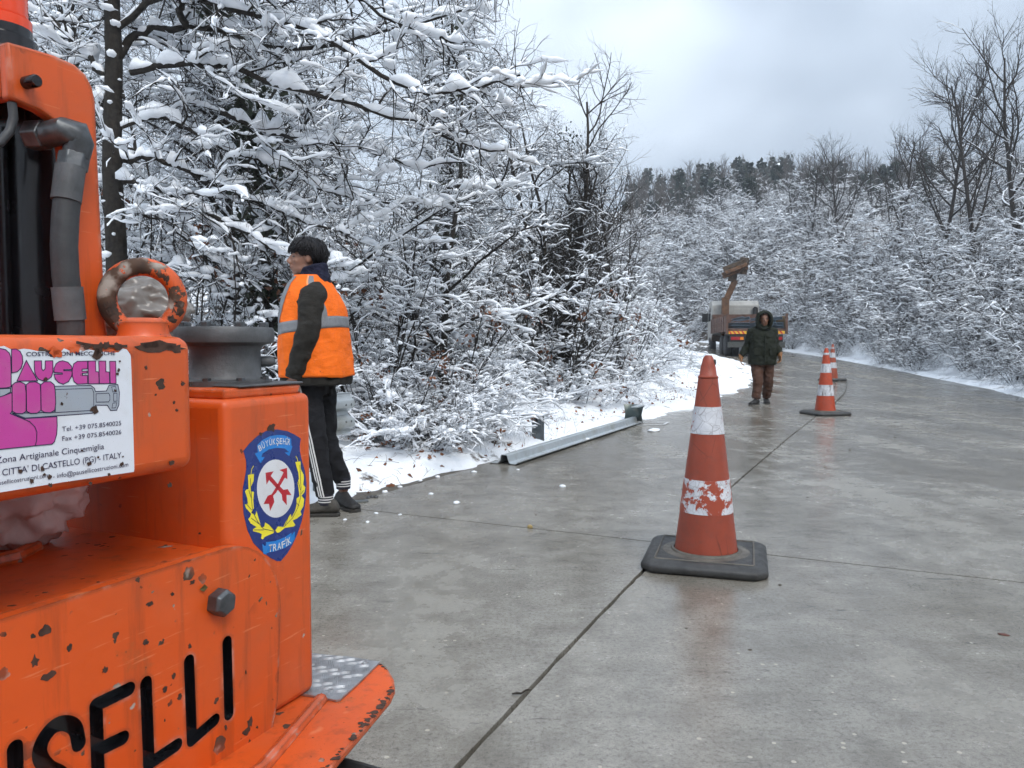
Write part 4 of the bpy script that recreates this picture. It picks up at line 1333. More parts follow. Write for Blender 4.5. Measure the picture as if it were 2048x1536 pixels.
for a_, b_, c_ in ((sh_l, el_l, wr_l), (sh_r, el_r, wr_r)):
    a_, b_, c_ = Vector(a_), Vector(b_), Vector(c_)
    mb.tube([(a_.x, a_.y*0.6, a_.z + 0.01), a_ + Vector((0, 0.005, -0.02)), a_.lerp(b_, 0.5), b_, b_.lerp(c_, 0.5), c_ + Vector((0, 0, 0.01))], [0.078, 0.080, 0.076, 0.070, 0.064, 0.055], 16, round_ends=False)
jacket = remesh(mb, 'jacket', M_jkt, worker, 0.010, 3, 0.010, 8, 3.1)
mb = MB(); mb.tube([Vector(el_l).lerp(Vector(wr_l), 0.93), Vector(wr_l) + Vector((0, 0, -0.006))], [0.060, 0.058], 20)
mb.build('cuff', M_jkt, jacket, smooth=60)
# vest
def vest_r(z):
    zs = [0.86, 0.93, 1.08, 1.22, 1.34, 1.42, 1.49, 1.535, 1.56]
    a_ = np.interp(z, zs, [0.220, 0.220, 0.213, 0.204, 0.187, 0.166, 0.132, 0.098, 0.090])
    b_ = np.interp(z, zs, [0.258, 0.260, 0.254, 0.246, 0.225, 0.200, 0.165, 0.115, 0.095])
    return float(a_), float(b_)
def vest_pt(ang, z, off=0.0):
    rf, rs = vest_r(z)
    e = 2.5; ca, sa = math.cos(ang), math.sin(ang)
    x = (rf + off)*math.copysign(abs(ca)**(2/e), ca); y = (rs + off)*math.copysign(abs(sa)**(2/e), sa)
    crease = 0.009*nz(ang*2.2, z*6.5, 4.0) + 0.007*nz(ang*6 + z*5, z*11, 9.0)
    if z < 1.0: crease += 0.006*nz(ang*4.0, z*3, 2.0)*smooth01(1.05, 0.9, z)
    k = 1 + crease/0.22
    return (jc(z) + x*k, y*k, z)
vz0 = wz(752)
zs_ = list(np.linspace(vz0, 1.545, 44))
NA = 72
mb = MB()
def va(k, z):
    g = lerp(0.16, 0.62, smooth01(1.0, 1.5, z))       # the open front widens towards the neck
    return g + (2*math.pi - 2*g)*k/(NA - 1)
outer = [[vest_pt(va(k, z), z + 0.012*nz(k*0.3, 0.5)*(z == zs_[0])) for k in range(NA)] for z in zs_]
inner = [[vest_pt(va(k, z), z, -0.006) for k in range(NA)] for z in zs_]
mb.rings([o_ + i_[::-1] for o_, i_ in zip(outer, inner)])
vest = mb.build('vest', M_vest, worker, smooth=180)
def band(z0, z1, slope=0.0, nm='reflective_band', a0=0, a1=2*math.pi):
    mb = MB(); rings = []
    for z in np.linspace(z0, z1, 5):
        rings.append([vest_pt(va(k, z), z + slope*math.cos(va(k, z)), 0.0035) for k in range(NA)] + [vest_pt(va(k, z), z + slope*math.cos(va(k, z)), 0.0015) for k in range(NA - 1, -1, -1)])
    mb.rings(rings)
    return mb.build(nm, M_tape, vest, smooth=180)
band(wz(664), wz(642), -0.030)
def strip(a_at_z, z0, z1, w, nm, mat, off=0.0038):
    mb = MB(); L_ = []
    zz = np.linspace(z0, z1, 22)
    vs, fs = [], []
    for z in zz:
        c_ = a_at_z(z)
        for q in (-1, -.33, .33, 1): vs.append(vest_pt(c_ + q*w/2, z, off))
    for i in range(len(zz) - 1):
        for q in range(3): fs.append((i*4 + q, i*4 + q + 1, (i+1)*4 + q + 1, (i+1)*4 + q))
    mb.add(vs, fs)
    return mb.build(nm, mat, vest, smooth=180)
for s_ in (1, -1):
    # angle 0 is the chest, pi the back; the near (left) side is pi/2
    strip(lambda z: s_*lerp(2.32, 2.02, smooth01(1.27, 1.53, z)), 1.25, 1.535, 0.30, 'shoulder_tape', M_tape)
    strip(lambda z: s_*lerp(0.72, 1.02, smooth01(1.22, 1.53, z)), 1.22, 1.535, 0.34, 'shoulder_tape', M_tape)
    strip(lambda z: s_*lerp(2.10, 1.84, smooth01(1.27, 1.53, z)), 1.28, 1.54, 0.08, 'vest_piping', simple('vest_piping', (1.0, 0.30, 0.10), 0.6, var=0.03), 0.0046)
# trousers
M_trs = cloth('black_track_pants', (0.010, 0.010, 0.012), wscale=10)
mb = MB()
mb.rings([ering((jc(0.9) + 0.028, 0, z), rf, rs, 28, 2.4) for z, rf, rs in [(0.78, .11, .155), (0.84, .125, .175), (0.95, .13, .18)]])
for h_, k_, a_ in ((hip_l, kn_l, an_l), (hip_r, kn_r, an_r)):
    h_, k_, a_ = Vector(h_), Vector(k_), Vector(a_)
    mb.tube([h_, h_.lerp(k_, .4), k_, k_.lerp(a_, .5), a_ + Vector((0, 0, 0.055))], [0.102, 0.090, 0.073, 0.065, 0.056], 18, round_ends=False)
trs = remesh(mb, 'trousers', M_trs, worker, 0.010, 3, 0.010, 9, 6.2, zs=1.2)
M_wht = simple('white_stripe', (0.62, 0.61, 0.60), 0.7, var=0.08)
def leg_line(q, t):
    h_, k_, a_ = Vector(hip_l), Vector(kn_l), Vector(an_l) + Vector((0, 0, 0.06))
    P = [h_, h_.lerp(k_, .4), k_, k_.lerp(a_, .5), a_]; Rr = [0.102, 0.090, 0.073, 0.065, 0.056]
    f_ = t*4; i_ = min(int(f_), 3); w_ = f_ - i_
    return P[i_].lerp(P[i_+1], w_), lerp(Rr[i_], Rr[i_+1], w_)
for q in (-0.17, 0.0, 0.17):
    mb = MB(); vs, fs = [], []
    for i in range(41):
        c_, r_ = leg_line(0, i/40)
        for s_ in (-1, 1):
            a_ = math.radians(88) + q*0.085/r_ + s_*0.05*0.085/r_ + 0.05*nz(i*0.2, 1)
            vs.append(c_ + Vector((math.cos(a_), math.sin(a_), 0))*(r_ + 0.006))
    for i in range(40): fs.append((2*i, 2*i+1, 2*i+3, 2*i+2))
    mb.add(vs, fs); mb.build('stripe', M_wht, trs, smooth=180)
M_sock = simple('dark_sock', (0.012, 0.012, 0.02), 0.9)
for a_, yaw in ((an_l, 0.0), (an_r, 0.0)):
    a_ = Vector(a_)
    mb = MB(); mb.tube([a_ + Vector((0, 0, 0.0)), a_ + Vector((0, 0, 0.075))], [0.047, 0.050], 18)
    sk = mb.build('sock', M_sock, worker, smooth=50)
    for zz in (0.018, 0.034, 0.05):
        mb = MB(); mb.tube([a_ + Vector((0, 0, zz)), a_ + Vector((0, 0, zz + 0.007))], [0.0495, 0.050], 18, cap=False)
        mb.build('sock_stripe', M_wht, sk, smooth=50)
M_shoe1 = simple('muddy_shoe', (0.045, 0.040, 0.033), 0.8, var=0.5, scale=25, bump=0.4, bscale=60)
M_shoe2 = simple('black_shoe', (0.014, 0.013, 0.013), 0.7, var=0.5, scale=25, bump=0.4, bscale=60)
M_sole = simple('shoe_sole', (0.03, 0.027, 0.023), 0.8, var=0.3)
shoe(worker, (an_l[0], an_l[1], 0.0), 0.15, M_shoe1, M_sole)
shoe(worker, (an_r[0] + 0.0, an_r[1], 0.0), 2.4, M_shoe2, M_sole)

# --- man in the green parka walking towards the camera
GY = 14.2
GX = (1524 - CX)/F*GY
walker = thing('person', 'man in dark green hooded parka and rust brown trousers walking on the wet road', 'person', (GX, GY, 0.0), math.radians(-90 - 4))
kk = GY/F
def gs(px): return (px - 1524)*kk          # his left is on the right of the photo
def gz(py): return CAMH + (689 - py)*kk
HG = Matrix.Translation((0.07, gs(1525), gz(652))) @ Matrix.Rotation(math.radians(-6), 4, 'Z') @ Matrix.Rotation(math.radians(6), 4, 'Y') @ Matrix.Scale(1.02, 4)
mb = MB()
head_pieces(mb, HG)
mb.tube([(0.0, 0, 1.33), (0.02, 0, 1.42), tuple(HG @ Vector((-0.005, 0, 0.06)))], [0.08, 0.062, 0.055], 14, round_ends=True)
mb.rings([ering((0.0, 0, z), rf, rs) for z, rf, rs in [(0.78, .11, .16), (0.95, .12, .17), (1.16, .125, .18), (1.34, .10, .16)]])
arms = [((0.0, 0.195, gz(663)), (-0.03, gs(1550), gz(691)), (0.06, gs(1557), gz(708))), ((0.0, -0.195, gz(663)), (-0.06, gs(1497), gz(691)), (-0.02, gs(1483), gz(713)))]
for a_, b_, c_ in arms: mb.tube([(0, a_[1]*.4, a_[2] - .01), a_, b_, c_], [0.07, 0.06, 0.05, 0.036], 12, round_ends=True)
legs = [((0.0, 0.10, 0.78), (0.00, gs(1537), 0.42), (-0.14, gs(1537), 0.08)), ((0.0, -0.10, 0.78), (0.15, gs(1513), 0.43), (0.20, gs(1508), 0.08))]
for h_, k_, a_ in legs: mb.tube([h_, k_, a_], [0.085, 0.06, 0.04], 12, round_ends=True)
gbody = remesh(mb, 'body', skin('skin_tan', (0.22, 0.11, 0.07)), walker, 0.0095, 2)
face_parts(gbody, HG)
M_park = cloth('green_parka', (0.0135, 0.0165, 0.0105), wscale=8)
mb = MB()
PR = [(gz(729), .19, .245), (0.85, .19, .25), (1.0, .185, .24), (1.16, .18, .235), (1.28, .16, .225), (1.37, .125, .18), (1.43, .10, .12)]
mb.rings([ering((0.0, gs(1524), z), rf, rs, 32, 2.5) for z, rf, rs in PR])
for a_, b_, c_ in arms:
    a_, b_, c_ = Vector(a_), Vector(b_), Vector(c_)
    mb.tube([(0, a_.y*.55, a_.z), a_, a_.lerp(b_, .5), b_, b_.lerp(c_, .6), c_ + Vector((0, 0, .01))], [0.09, 0.088, 0.082, 0.075, 0.066, 0.058], 16)
parka = remesh(mb, 'parka', M_park, walker, 0.012, 3, 0.012, 7, 1.7)
for dz, sy in ((gz(700), 1), (gz(700), -1)):
    mb = MB(); mb.obox((0.19, sy*0.14, dz - .03), (0.008, 0, 0), (0, 0.06, 0), (0, 0, 0.07)); mb.build('pocket_flap', M_park, parka, bevel=0.006)
mb = MB(); mb.tube([(0.214, gs(1524), gz(727)), (0.218, gs(1524), 1.0), (0.178, gs(1524), 1.28)], 0.010, 8); mb.build('zip_placket', M_park, parka, smooth=60)
# hood: open shell round the face
mb = MB(); rings = []
for x, ry, rz in [(-0.135, 0.05, 0.06), (-0.115, 0.105, 0.125), (-0.06, 0.145, 0.165), (0.0, 0.158, 0.178), (0.05, 0.150, 0.172), (0.088, 0.128, 0.150), (0.096, 0.112, 0.135), (0.085, 0.100, 0.124), (0.04, 0.110, 0.14), (-0.05, 0.11, 0.14)]:
    rings.append([HG @ Vector((x, ry*math.cos(a), 0.108 + rz*math.sin(a) - 0.02*(math.sin(a) < -0.3))) for a in [2*math.pi*k/24 for k in range(24)]])
mb.rings(rings)
hood = mb.build('hood', M_park, walker, smooth=180)
for v in hood.data.vertices:
    v.co += Vector((nz(v.co.x*14, v.co.y*14, v.co.z*14), nz(v.co.y*14, 3, v.co.z*14), 0))*0.008
mb = MB(); mb.rings([ering((0.02, gs(1524), z), r_, r_*1.1, 20, 2.0) for z, r_ in [(1.36, .135), (1.40, .13), (1.44, .118), (1.47, .108)]]); mb.build('collar', M_park, walker, smooth=180)
M_brn = cloth('rust_trousers', (0.072, 0.036, 0.024), wscale=9)
mb = MB()
mb.rings([ering((0, 0, z), rf, rs, 24) for z, rf, rs in [(0.70, .13, .17), (0.80, .14, .19), (0.92, .13, .18)]])
for h_, k_, a_ in legs:
    h_, k_, a_ = Vector(h_), Vector(k_), Vector(a_)
    mb.tube([h_, h_.lerp(k_, .5), k_, k_.lerp(a_, .5), a_ + Vector((0, 0, 0.04))], [0.115, 0.104, 0.090, 0.082, 0.076], 16)
remesh(mb, 'trousers', M_brn, walker, 0.011, 2, 0.013, 9, 2.2, zs=1.3)
M_glove = simple('tan_glove', (0.27, 0.13, 0.055), 0.8, var=0.25)
for i, (a_, b_, c_) in enumerate(arms):
    mb = MB(); sgn = 1 if i == 0 else -1
    mb.tube([Vector(c_) + Vector((0, 0, 0.03)), Vector(c_) + Vector((0.005, 0, -0.02))], [0.045, 0.042], 12, round_ends=True)
    finger_set(mb, Vector(c_), (0.12, 0.05*sgn, -1), (0.3, -sgn, 0), (1, 0.2*sgn, 0), 1.12, 1.2)
    remesh(mb, 'glove', M_glove, walker, 0.006, 2)
shoe(walker, (legs[0][2][0], legs[0][2][1], 0.0), -0.1, M_shoe2, M_sole, k=1.05)
shoe(walker, (legs[1][2][0], legs[1][2][1], 0.0), -0.75, M_shoe2, M_sole, k=1.05)

# ------------------------------------------------------------------ traffic cones
def cone_plastic(name, col):
    t = NT(name)
    n = t.noise(6, 6, 0.65)
    base = t.ramp(n, [(0.3, tuple(c*0.72 for c in col)), (0.7, col)])
    crack = t.voronoi(9, 'DISTANCE_TO_EDGE', vec=t.mapping(t.coord(), (1, 1, 0.6)))
    base = t.mix(t.math('MULTIPLY', t.ramp(crack, [(0.0, 1), (0.018, 0)]), t.ramp(t.noise(4, 3), [(0.5, 0), (0.6, 0.8)])), base, tuple(c*0.3 for c in col))
    base = t.mix(t.math('MULTIPLY', t.ramp(t.noise(28, 5, 0.7), [(0.5, 0), (0.75, 1)]), 0.35), base, (0.10, 0.05, 0.035))
    t.set(base=base, rough=0.5)
    t.bump(t.noise(25, 4), 0.15, 0.004)
    return t.m
def band_mat(name, peel, under, smear=0.0):
    t = NT(name)
    base = t.ramp(t.noise(9, 6, 0.65), [(0.3, (0.42, 0.43, 0.46)), (0.7, (0.66, 0.67, 0.70))])
    crack = t.voronoi(26, 'DISTANCE_TO_EDGE')
    crack2 = t.voronoi(13, 'DISTANCE_TO_EDGE')
    base = t.mix(t.ramp(crack, [(0.0, 0.55), (0.035, 0)]), base, (0.16, 0.14, 0.14))
    base = t.mix(t.ramp(crack2, [(0.0, 0.6), (0.02, 0)]), base, (0.13, 0.11, 0.11))
    if smear:
        s_ = t.noise(1.0, 4, 0.6, vec=t.mapping(t.coord(), (30, 30, 4)))
        base = t.mix(t.math('MULTIPLY', t.ramp(s_, [(0.5, 0), (0.62, 1)]), smear), base, (0.12, 0.10, 0.09))
    if peel:
        n = t.noise(11, 7, 0.7, dist=0.3)
        base = t.mix(t.ramp(n, [(peel - 0.008, 0), (peel + 0.008, 1)]), base, under)
    t.set(base=base, rough=0.45)
    return t.m
M_cbase = simple('cone_base_rubber', (0.032, 0.031, 0.030), 0.55, var=0.5, scale=14, bump=0.4, bscale=50)
M_cwear = simple('cone_base_dust', (0.095, 0.085, 0.07), 0.6, var=0.4, scale=18, bump=0.3, bscale=60)
CH = 1.045
def cone_r(z): return float(np.interp(z, [0.05, 0.965, 1.0, CH], [0.157, 0.044, 0.035, 0.019]))
def make_cone(loc, rotz, label, col, bands, scale=1.0, black_flip=False):
    r = thing('traffic_cone', label, 'cone', loc, rotz, 'traffic cones along the road joint')
    r.scale = (scale,)*3
    hs, cn, th = 0.298, 0.06, 0.058
    def sq(s, c):
        p = [(-s + c, -s), (s - c, -s), (s, -s + c), (s, s - c), (s - c, s), (-s + c, s), (-s, s - c), (-s, -s + c)]
        return p
    mb = MB()
    mb.rings([[(x, y, z) for x, y in sq(s, c)] for s, c, z in [(hs - .012, .05, 0.0), (hs, .055, 0.012), (hs, .055, 0.036), (hs - .028, .05, th)]])
    base = mb.build('base', M_cbase, r, bevel=0.010, seg=3)
    mb = MB().lathe([(0.215, th + .0005), (0.205, th + .003), (0.175, th + .004), (0.170, th + .012), (0.160, th + .013)], seg=40, cap=False)
    mb.build('base_ring', M_cwear, base, smooth=40)
    mb = MB(); i_ = 0.232
    for a_, b_ in (((-i_, -i_), (i_, -i_)), ((i_, -i_), (i_, i_)), ((i_, i_), (-i_, i_)), ((-i_, i_), (-i_, -i_))):
        mb.tube([(a_[0], a_[1], th + .001), (b_[0], b_[1], th + .001)], 0.005, 6)
    mb.build('base_rim', M_cwear, base)
    prof = [(cone_r(z), z) for z in np.linspace(0.05, 0.93, 24)]
    prof += [(0.0505, 0.932), (0.0505, 0.940), (0.043, 0.946), (0.0365, 0.99), (0.031, 1.01), (0.026, 1.03), (0.017, CH), (0.004, CH + .002)]
    body = MB().lathe(prof, seg=48).build('cone_body', col, r, smooth=50)
    # slot through the tip
    MB().obox((0.012, 0, 1.012), (0.026, 0, 0), (0, 0.010, 0), (0, 0, 0.014)).build('tip_slot', M_cbase, body, bevel=0.006)
    for z0, z1, bmat in bands:
        prof = [(cone_r(z) + 0.0022, z) for z in np.linspace(z0, z1, 8)]
        prof = [(cone_r(z0) - .001, z0)] + prof + [(cone_r(z1) - .001, z1)]
        MB().lathe(prof, seg=48, cap=False).build('reflective_band', bmat, r, smooth=60)
    return r
RED1 = (0.30, 0.050, 0.022)
C1 = cone_plastic('faded_red_plastic', RED1)
C2 = cone_plastic('orange_red_plastic', (0.46, 0.060, 0.018))
C3 = cone_plastic('dull_orange_plastic', (0.36, 0.075, 0.035))
make_cone((0.985, 3.86, 0.0), math.radians(-17), 'large near cone with peeling white bands on a thick black rubber base', C1,
          [(0.655, 0.79, band_mat('cracked_band', 0.60, RED1)), (0.262, 0.428, band_mat('peeled_band', 0.505, RED1))])
p = gnd(1650, 829)
make_cone((p.x, p.y, 0.0), math.radians(12), 'middle orange cone with dirty white bands in front of the farthest cone', C2,
          [(0.66, 0.80, band_mat('dirty_band', 0.66, (0.46, 0.06, 0.018), 0.5)), (0.30, 0.47, band_mat('smeared_band', 0, None, 0.9)), (0.93, 0.97, band_mat('tip_band', 0, None, 0.2))])
p3c = gnd(1664, 766); z3 = float(road_z(p3c.y))
make_cone((p3c.x, p3c.y, z3), math.radians(30), 'farthest cone, partly hidden behind the middle one', C3,
          [(0.66, 0.80, band_mat('far_band', 0, None, 0.3)), (0.36, 0.52, band_mat('far_band_low', 0, None, 0.3)), (0.91, 0.96, band_mat('far_band_tip', 0, None, 0.2))], 1.0)
# slack rope from the farthest cone towards the middle one
M_rope = simple('grey_rope', (0.10, 0.095, 0.085), 0.8, var=0.3)
rp = [gnd(x, y) for x, y in [(1676,768),(1692,764),(1693,775),(1688,788),(1676,800),(1664,814),(1650,826)]]
rp = catmull([(q.x, q.y, float(road_z(q.y)) + 0.014) for q in rp], 8)
tag(MB().tube([tuple(q) for q in rp], 0.011, 6).build('rope', M_rope, None, smooth=60), 'thin grey rope looping on the road between the two far cones', 'rope')

# ------------------------------------------------------------------ guard rail pieces
def galv(name, tint=(0.50, 0.54, 0.56)):
    t = NT(name)
    v = t.voronoi(28, out=1)
    n = t.noise(3.5, 5, 0.6)
    base = t.mix(t.math('MULTIPLY', t.sep(v)[0], 0.25), tint, tuple(c*0.7 for c in tint))
    base = t.mix(t.ramp(n, [(0.5, 0), (0.7, 0.6)]), base, (0.30, 0.28, 0.22))
    t.set(base=base, rough=t.ramp(n, [(0.3, 0.32), (0.7, 0.5)]), metal=0.55)
    return t.m
M_galv = galv('galvanised_steel')
M_galv_d = galv('galvanised_dark', (0.13, 0.15, 0.16))
def sheet_profile(prof, path, th=0.004):
    """sweep an open 2D profile (across, up) along a path of (origin, across vec, up vec)"""
    mb = MB(); rings = []
    n = len(prof)
    nrm = []
    for i in range(n):
        a_, b_ = Vector(prof[max(i-1, 0)]), Vector(prof[min(i+1, n-1)])
        d = (b_ - a_).normalized(); nrm.append(Vector((-d.y, d.x)))
    closed = [Vector(p) for p in prof] + [Vector(prof[i]) - nrm[i]*th for i in range(n - 1, -1, -1)]
    for o, ac, up in path:
        rings.append([o + ac*p.x + up*p.y for p in closed])
    return mb.rings(rings)
a_, b_ = gnd(1008, 929), gnd(1268, 846)
d = (b_ - a_).normalized(); ac = Vector((d.y, -d.x, 0)); up = Vector((0, 0, 1))
prof = [(-0.150, 0.004), (-0.142, 0.012), (-0.066, 0.010), (-0.046, 0.030), (-0.034, 0.082), (-0.022, 0.090), (0.022, 0.090), (0.034, 0.082), (0.050, 0.026), (0.066, 0.012), (0.118, 0.012), (0.140, 0.030), (0.152, 0.033)]
base_r = Vector(((a_.x + b_.x)/2, (a_.y + b_.y)/2, 0))
rail = thing('guard_rail_beam', 'long galvanised guard rail beam lying along the road edge beside the snow', 'guard rail', base_r)
L_ = (b_ - a_).length
def sag(t): return 0.0
sheet_profile(prof, [(a_ + d*L_*t - base_r, ac, up) for t in np.linspace(0, 1, 14)], 0.005).build('beam', M_galv, rail, smooth=30)
for t in (0.06, 0.10, 0.5, 0.92, 0.96):
    for s_ in (-0.1, 0.095):
        c_ = a_ + d*L_*t + ac*s_ - base_r
        MB().obox((c_.x, c_.y, 0.0135), d*0.018, ac*0.006, Vector((0, 0, 0.0012))).build('slot', M_galv_d, rail)
# curved end piece standing at the far end of the beam
e0 = b_ - d*0.05
ep = thing('rail_end_piece', 'dark curved steel rail end piece standing behind the far end of the fallen beam', 'rail end', (e0.x, e0.y, 0.0), math.atan2(d.y, d.x))
mb = MB(); rings = []
for i in range(13):
    a2 = math.radians(-95 + 150*i/12)
    x, y = 0.13*math.cos(a2) + 0.0, 0.16*math.sin(a2) + 0.02
    n_ = Vector((math.cos(a2), math.sin(a2), 0))
    rings.append([Vector((x, y, 0.02)), Vector((x, y, 0.12)) - n_*.02, Vector((x, y, 0.22)), Vector((x, y, 0.255)) + n_*0.02, Vector((x, y, 0.255)) + n_*0.014, Vector((x, y, 0.218)) - n_*.006, Vector((x, y, 0.12)) - n_*.026, Vector((x, y, 0.02)) - n_*.006])
mb.rings(rings); mb.build('curved_plate', galv('galvanised_green', (0.075, 0.10, 0.10)), ep, smooth=40)
MB().box((-0.30, -0.16, 0.245), (0.02, -0.06, 0.262)).build('top_flange', M_galv, ep, bevel=0.004)
# lone post in the snow
q = gnd(1076, 882)
post = thing('steel_post', 'short dark steel guard rail post standing in the snow behind the fallen beam', 'post', (q.x, q.y, -0.05), math.radians(62))
prof_c = [(0.0, 0.0), (0.075, 0.0), (0.075, 0.022), (0.069, 0.022), (0.069, 0.006), (0.006, 0.006), (0.006, 0.115), (0.069, 0.115), (0.069, 0.099), (0.075, 0.099), (0.075, 0.121), (0.0, 0.121)]
mb = MB().prism([(x - .037, y - .06) for x, y in prof_c], -0.2, 0.365, lambda p_, t: (p_[0], p_[1], t)); mb.build('post_profile', M_galv_d, post)
MB().box((-.0385, -.012, .27), (-.0365, .012, .31)).build('bolt_hole', M_blackp, post)
# standing W beam behind the worker
dd = Vector((math.sin(math.radians(27)), math.cos(math.radians(27)), 0)); aa = Vector((dd.y, -dd.x, 0))
e1 = at(702, 830, 5.75); e1.z = 0
wb = thing('guard_rail', 'standing double wave guard rail ending right behind the worker legs', 'guard rail', (e1.x - dd.x*1.2, e1.y - dd.y*1.2, 0.0))
wprof = [(0.0, 0.0), (-.010, .012), (-.006, .035), (0.030, .060), (0.034, .085), (0.030, .108), (-.030, .138), (-.034, .155), (-.030, .172), (0.030, .202), (0.034, .226), (0.030, .250), (-.006, .275), (-.010, .298), (0.0, .310)]
o0 = Vector((wb.location.x, wb.location.y, 0))
sheet_profile(wprof, [(e1 - dd*s_ + Vector((0, 0, 0.435)) - o0, aa, Vector((0, 0, 1))) for s_ in np.linspace(0, 3.9, 6)], 0.004).build('beam', M_galv, wb, smooth=30)
for s_ in (0.10, 2.1):
    c_ = e1 - dd*(s_ + .15) - o0 - aa*0.10
    mb = MB().obox((c_.x, c_.y, 0.32), dd*0.004, aa*0.055, Vector((0, 0, 0.45))); mb.obox((c_.x + dd.x*.03 + aa.x*.055, c_.y + dd.y*.03 + aa.y*.055, 0.32), dd*0.034, aa*0.004, Vector((0, 0, 0.45)))
    mb.build('post', M_galv_d, wb)
for s_ in (0.04, 0.10):
    for zz in (0.53, 0.655):
        c_ = e1 - dd*s_ - o0 + aa*0.035
        MB().lathe([(0.009, 0), (0.009, .003), (0.004, .004)], (0, 0, 0), axis='y', seg=10).build('bolt', M_galv_d, wb, fn=lambda p_, c_=c_, zz=zz: c_ + aa*(p_[1]) + dd*p_[0] + Vector((0, 0, zz + p_[2])))

# ------------------------------------------------------------------ small things on the road
def lump(name, px_, py_, r, mat, seed, label, cat, group=None, sq=(1.3, 1, .6), sub=2, rough=0.25):
    p_ = gnd(px_, py_)
    bm = bmesh.new(); bmesh.ops.create_icosphere(bm, subdivisions=sub, radius=1)
    for v in bm.verts:
        c_ = v.co.copy(); k_ = 1 + rough*nz(c_.x*1.8 + seed*7.1, c_.y*1.8, c_.z*1.8) + rough*.6*nz(c_.x*4 + seed, c_.y*4, c_.z*4)
        v.co = Vector((c_.x*sq[0], c_.y*sq[1], max(c_.z, -.5)*sq[2]))*k_*r
    me = bpy.data.meshes.new(name); bm.to_mesh(me); bm.free(); me.shade_smooth()
    o = link(name, me, mat); o.location = (p_.x, p_.y, float(road_z(p_.y)) + r*sq[2]*.42); o.rotation_euler = (0, 0, seed*1.3)
    return tag(o, label, cat, group)
SC = 'small clump of snow lying on the wet road'
for i, (x, y, r) in enumerate([(913,1007,.022),(1125,974,.022),(862,989,.016),(752,1028,.014),(800,1030,.010),(735,1045,.012),(948,945,.020),(905,940,.014),(875,955,.02),(1060,905,.018),(1175,880,.03),(1200,868,.025),(770,985,.02),(800,975,.018),(690,1040,.010),(840,962,.02),(1036,940,.012)]):
    lump('snow_clump', x, y, r, M_snow, i + 1.0, SC, 'snow', 'snow clumps on the road')
lump('snow_clump', 1308, 862, .07, M_snow, 3.3, 'flat melting heap of snow on the road near the rail end piece', 'snow', 'snow clumps on the road', (2.2, 1, .3))
lump('stone', 1060, 1056, .018, simple('ochre_stone', (0.30, 0.22, 0.09), .8), 2.0, 'small ochre stone on the road left of the near cone', 'stone', sq=(1, .8, .8), rough=.4)
for i, (x, y) in enumerate([(737,997),(744,996),(752,996)]):
    lump('round_stone', x, y, .016, M_castiron, 5.0 + i, 'small round grey stone in the row of three beside the worker shoe', 'stone', 'three round stones by the shoe', (1, 1, 1), rough=.08)
q = gnd(722, 1004)
sp = MB(); sp.obox((0, 0, .006), (0.05, 0, 0), (0, 0.03, 0), (0, 0, 0.004))
o = sp.build('steel_plate', M_galv_d, None, bevel=0.001); o.location = (q.x, q.y, 0.0); o.rotation_euler = (0, 0, .3)
tag(o, 'small flat steel plate on the road under the worker trailing shoe', 'plate')
lump('snow_clump', 968, 921, .03, M_snow, 9.3, 'dirty snow bit beside the near end of the fallen beam', 'snow', 'snow clumps on the road')
M_twig = simple('twig_wood', (0.025, 0.018, 0.012), .8)
tw = [gnd(x, y) for x, y in [(1024,1392),(1034,1390),(1042,1391),(1052,1384),(1063,1384)]]
tag(MB().tube([(q.x, q.y, .007) for q in tw], [.002, .004, .003, .003, .001], 6).build('twig', M_twig, None, smooth=60), 'short dark twig lying across the long road joint', 'twig')
lump('leaf_bit', 2008, 1270, .012, simple('red_leaf', (0.09, 0.03, 0.02), .7), 4.4, 'small reddish leaf scrap on the right of the road', 'leaf', sq=(1.6, 1, .3), rough=.4)
for i, (x, y, r) in enumerate([(1615,995,.008),(1072,1030,.006),(1405,1040,.006),(1700,900,.012),(1650,935,.01),(1790,875,.012),(1500,1300,.006),(1560,1170,.008),(1372,1257,.005)]):
    lump('dirt_crumb', x, y, r, M_dirt, 11.0 + i, 'tiny dark crumb of dirt on the road', 'dirt', 'dirt crumbs on the road', (1.5, 1, .5), sub=1)
# chalk frame on the road by the rail end piece
M_chalk = simple('chalk', (0.55, 0.56, 0.57), .9, var=.2)
ck = [gnd(x, y) for x, y in [(1272,846),(1337,845),(1328,850),(1262,852)]]
mb = MB()
for i in range(4):
    s_, e_ = ck[i], ck[(i+1) % 4]
    dd_ = (e_ - s_).normalized(); nn = Vector((-dd_.y, dd_.x, 0))*.018
    mb.add([s_ - nn + Vector((0,0,.008)), e_ - nn + Vector((0,0,.008)), e_ + nn + Vector((0,0,.008)), s_ + nn + Vector((0,0,.008))], [(0,1,2,3)])
tag(mb.build('chalk_mark', M_chalk, None), 'thin white chalk frame drawn on the road near the rail end piece', 'marking')

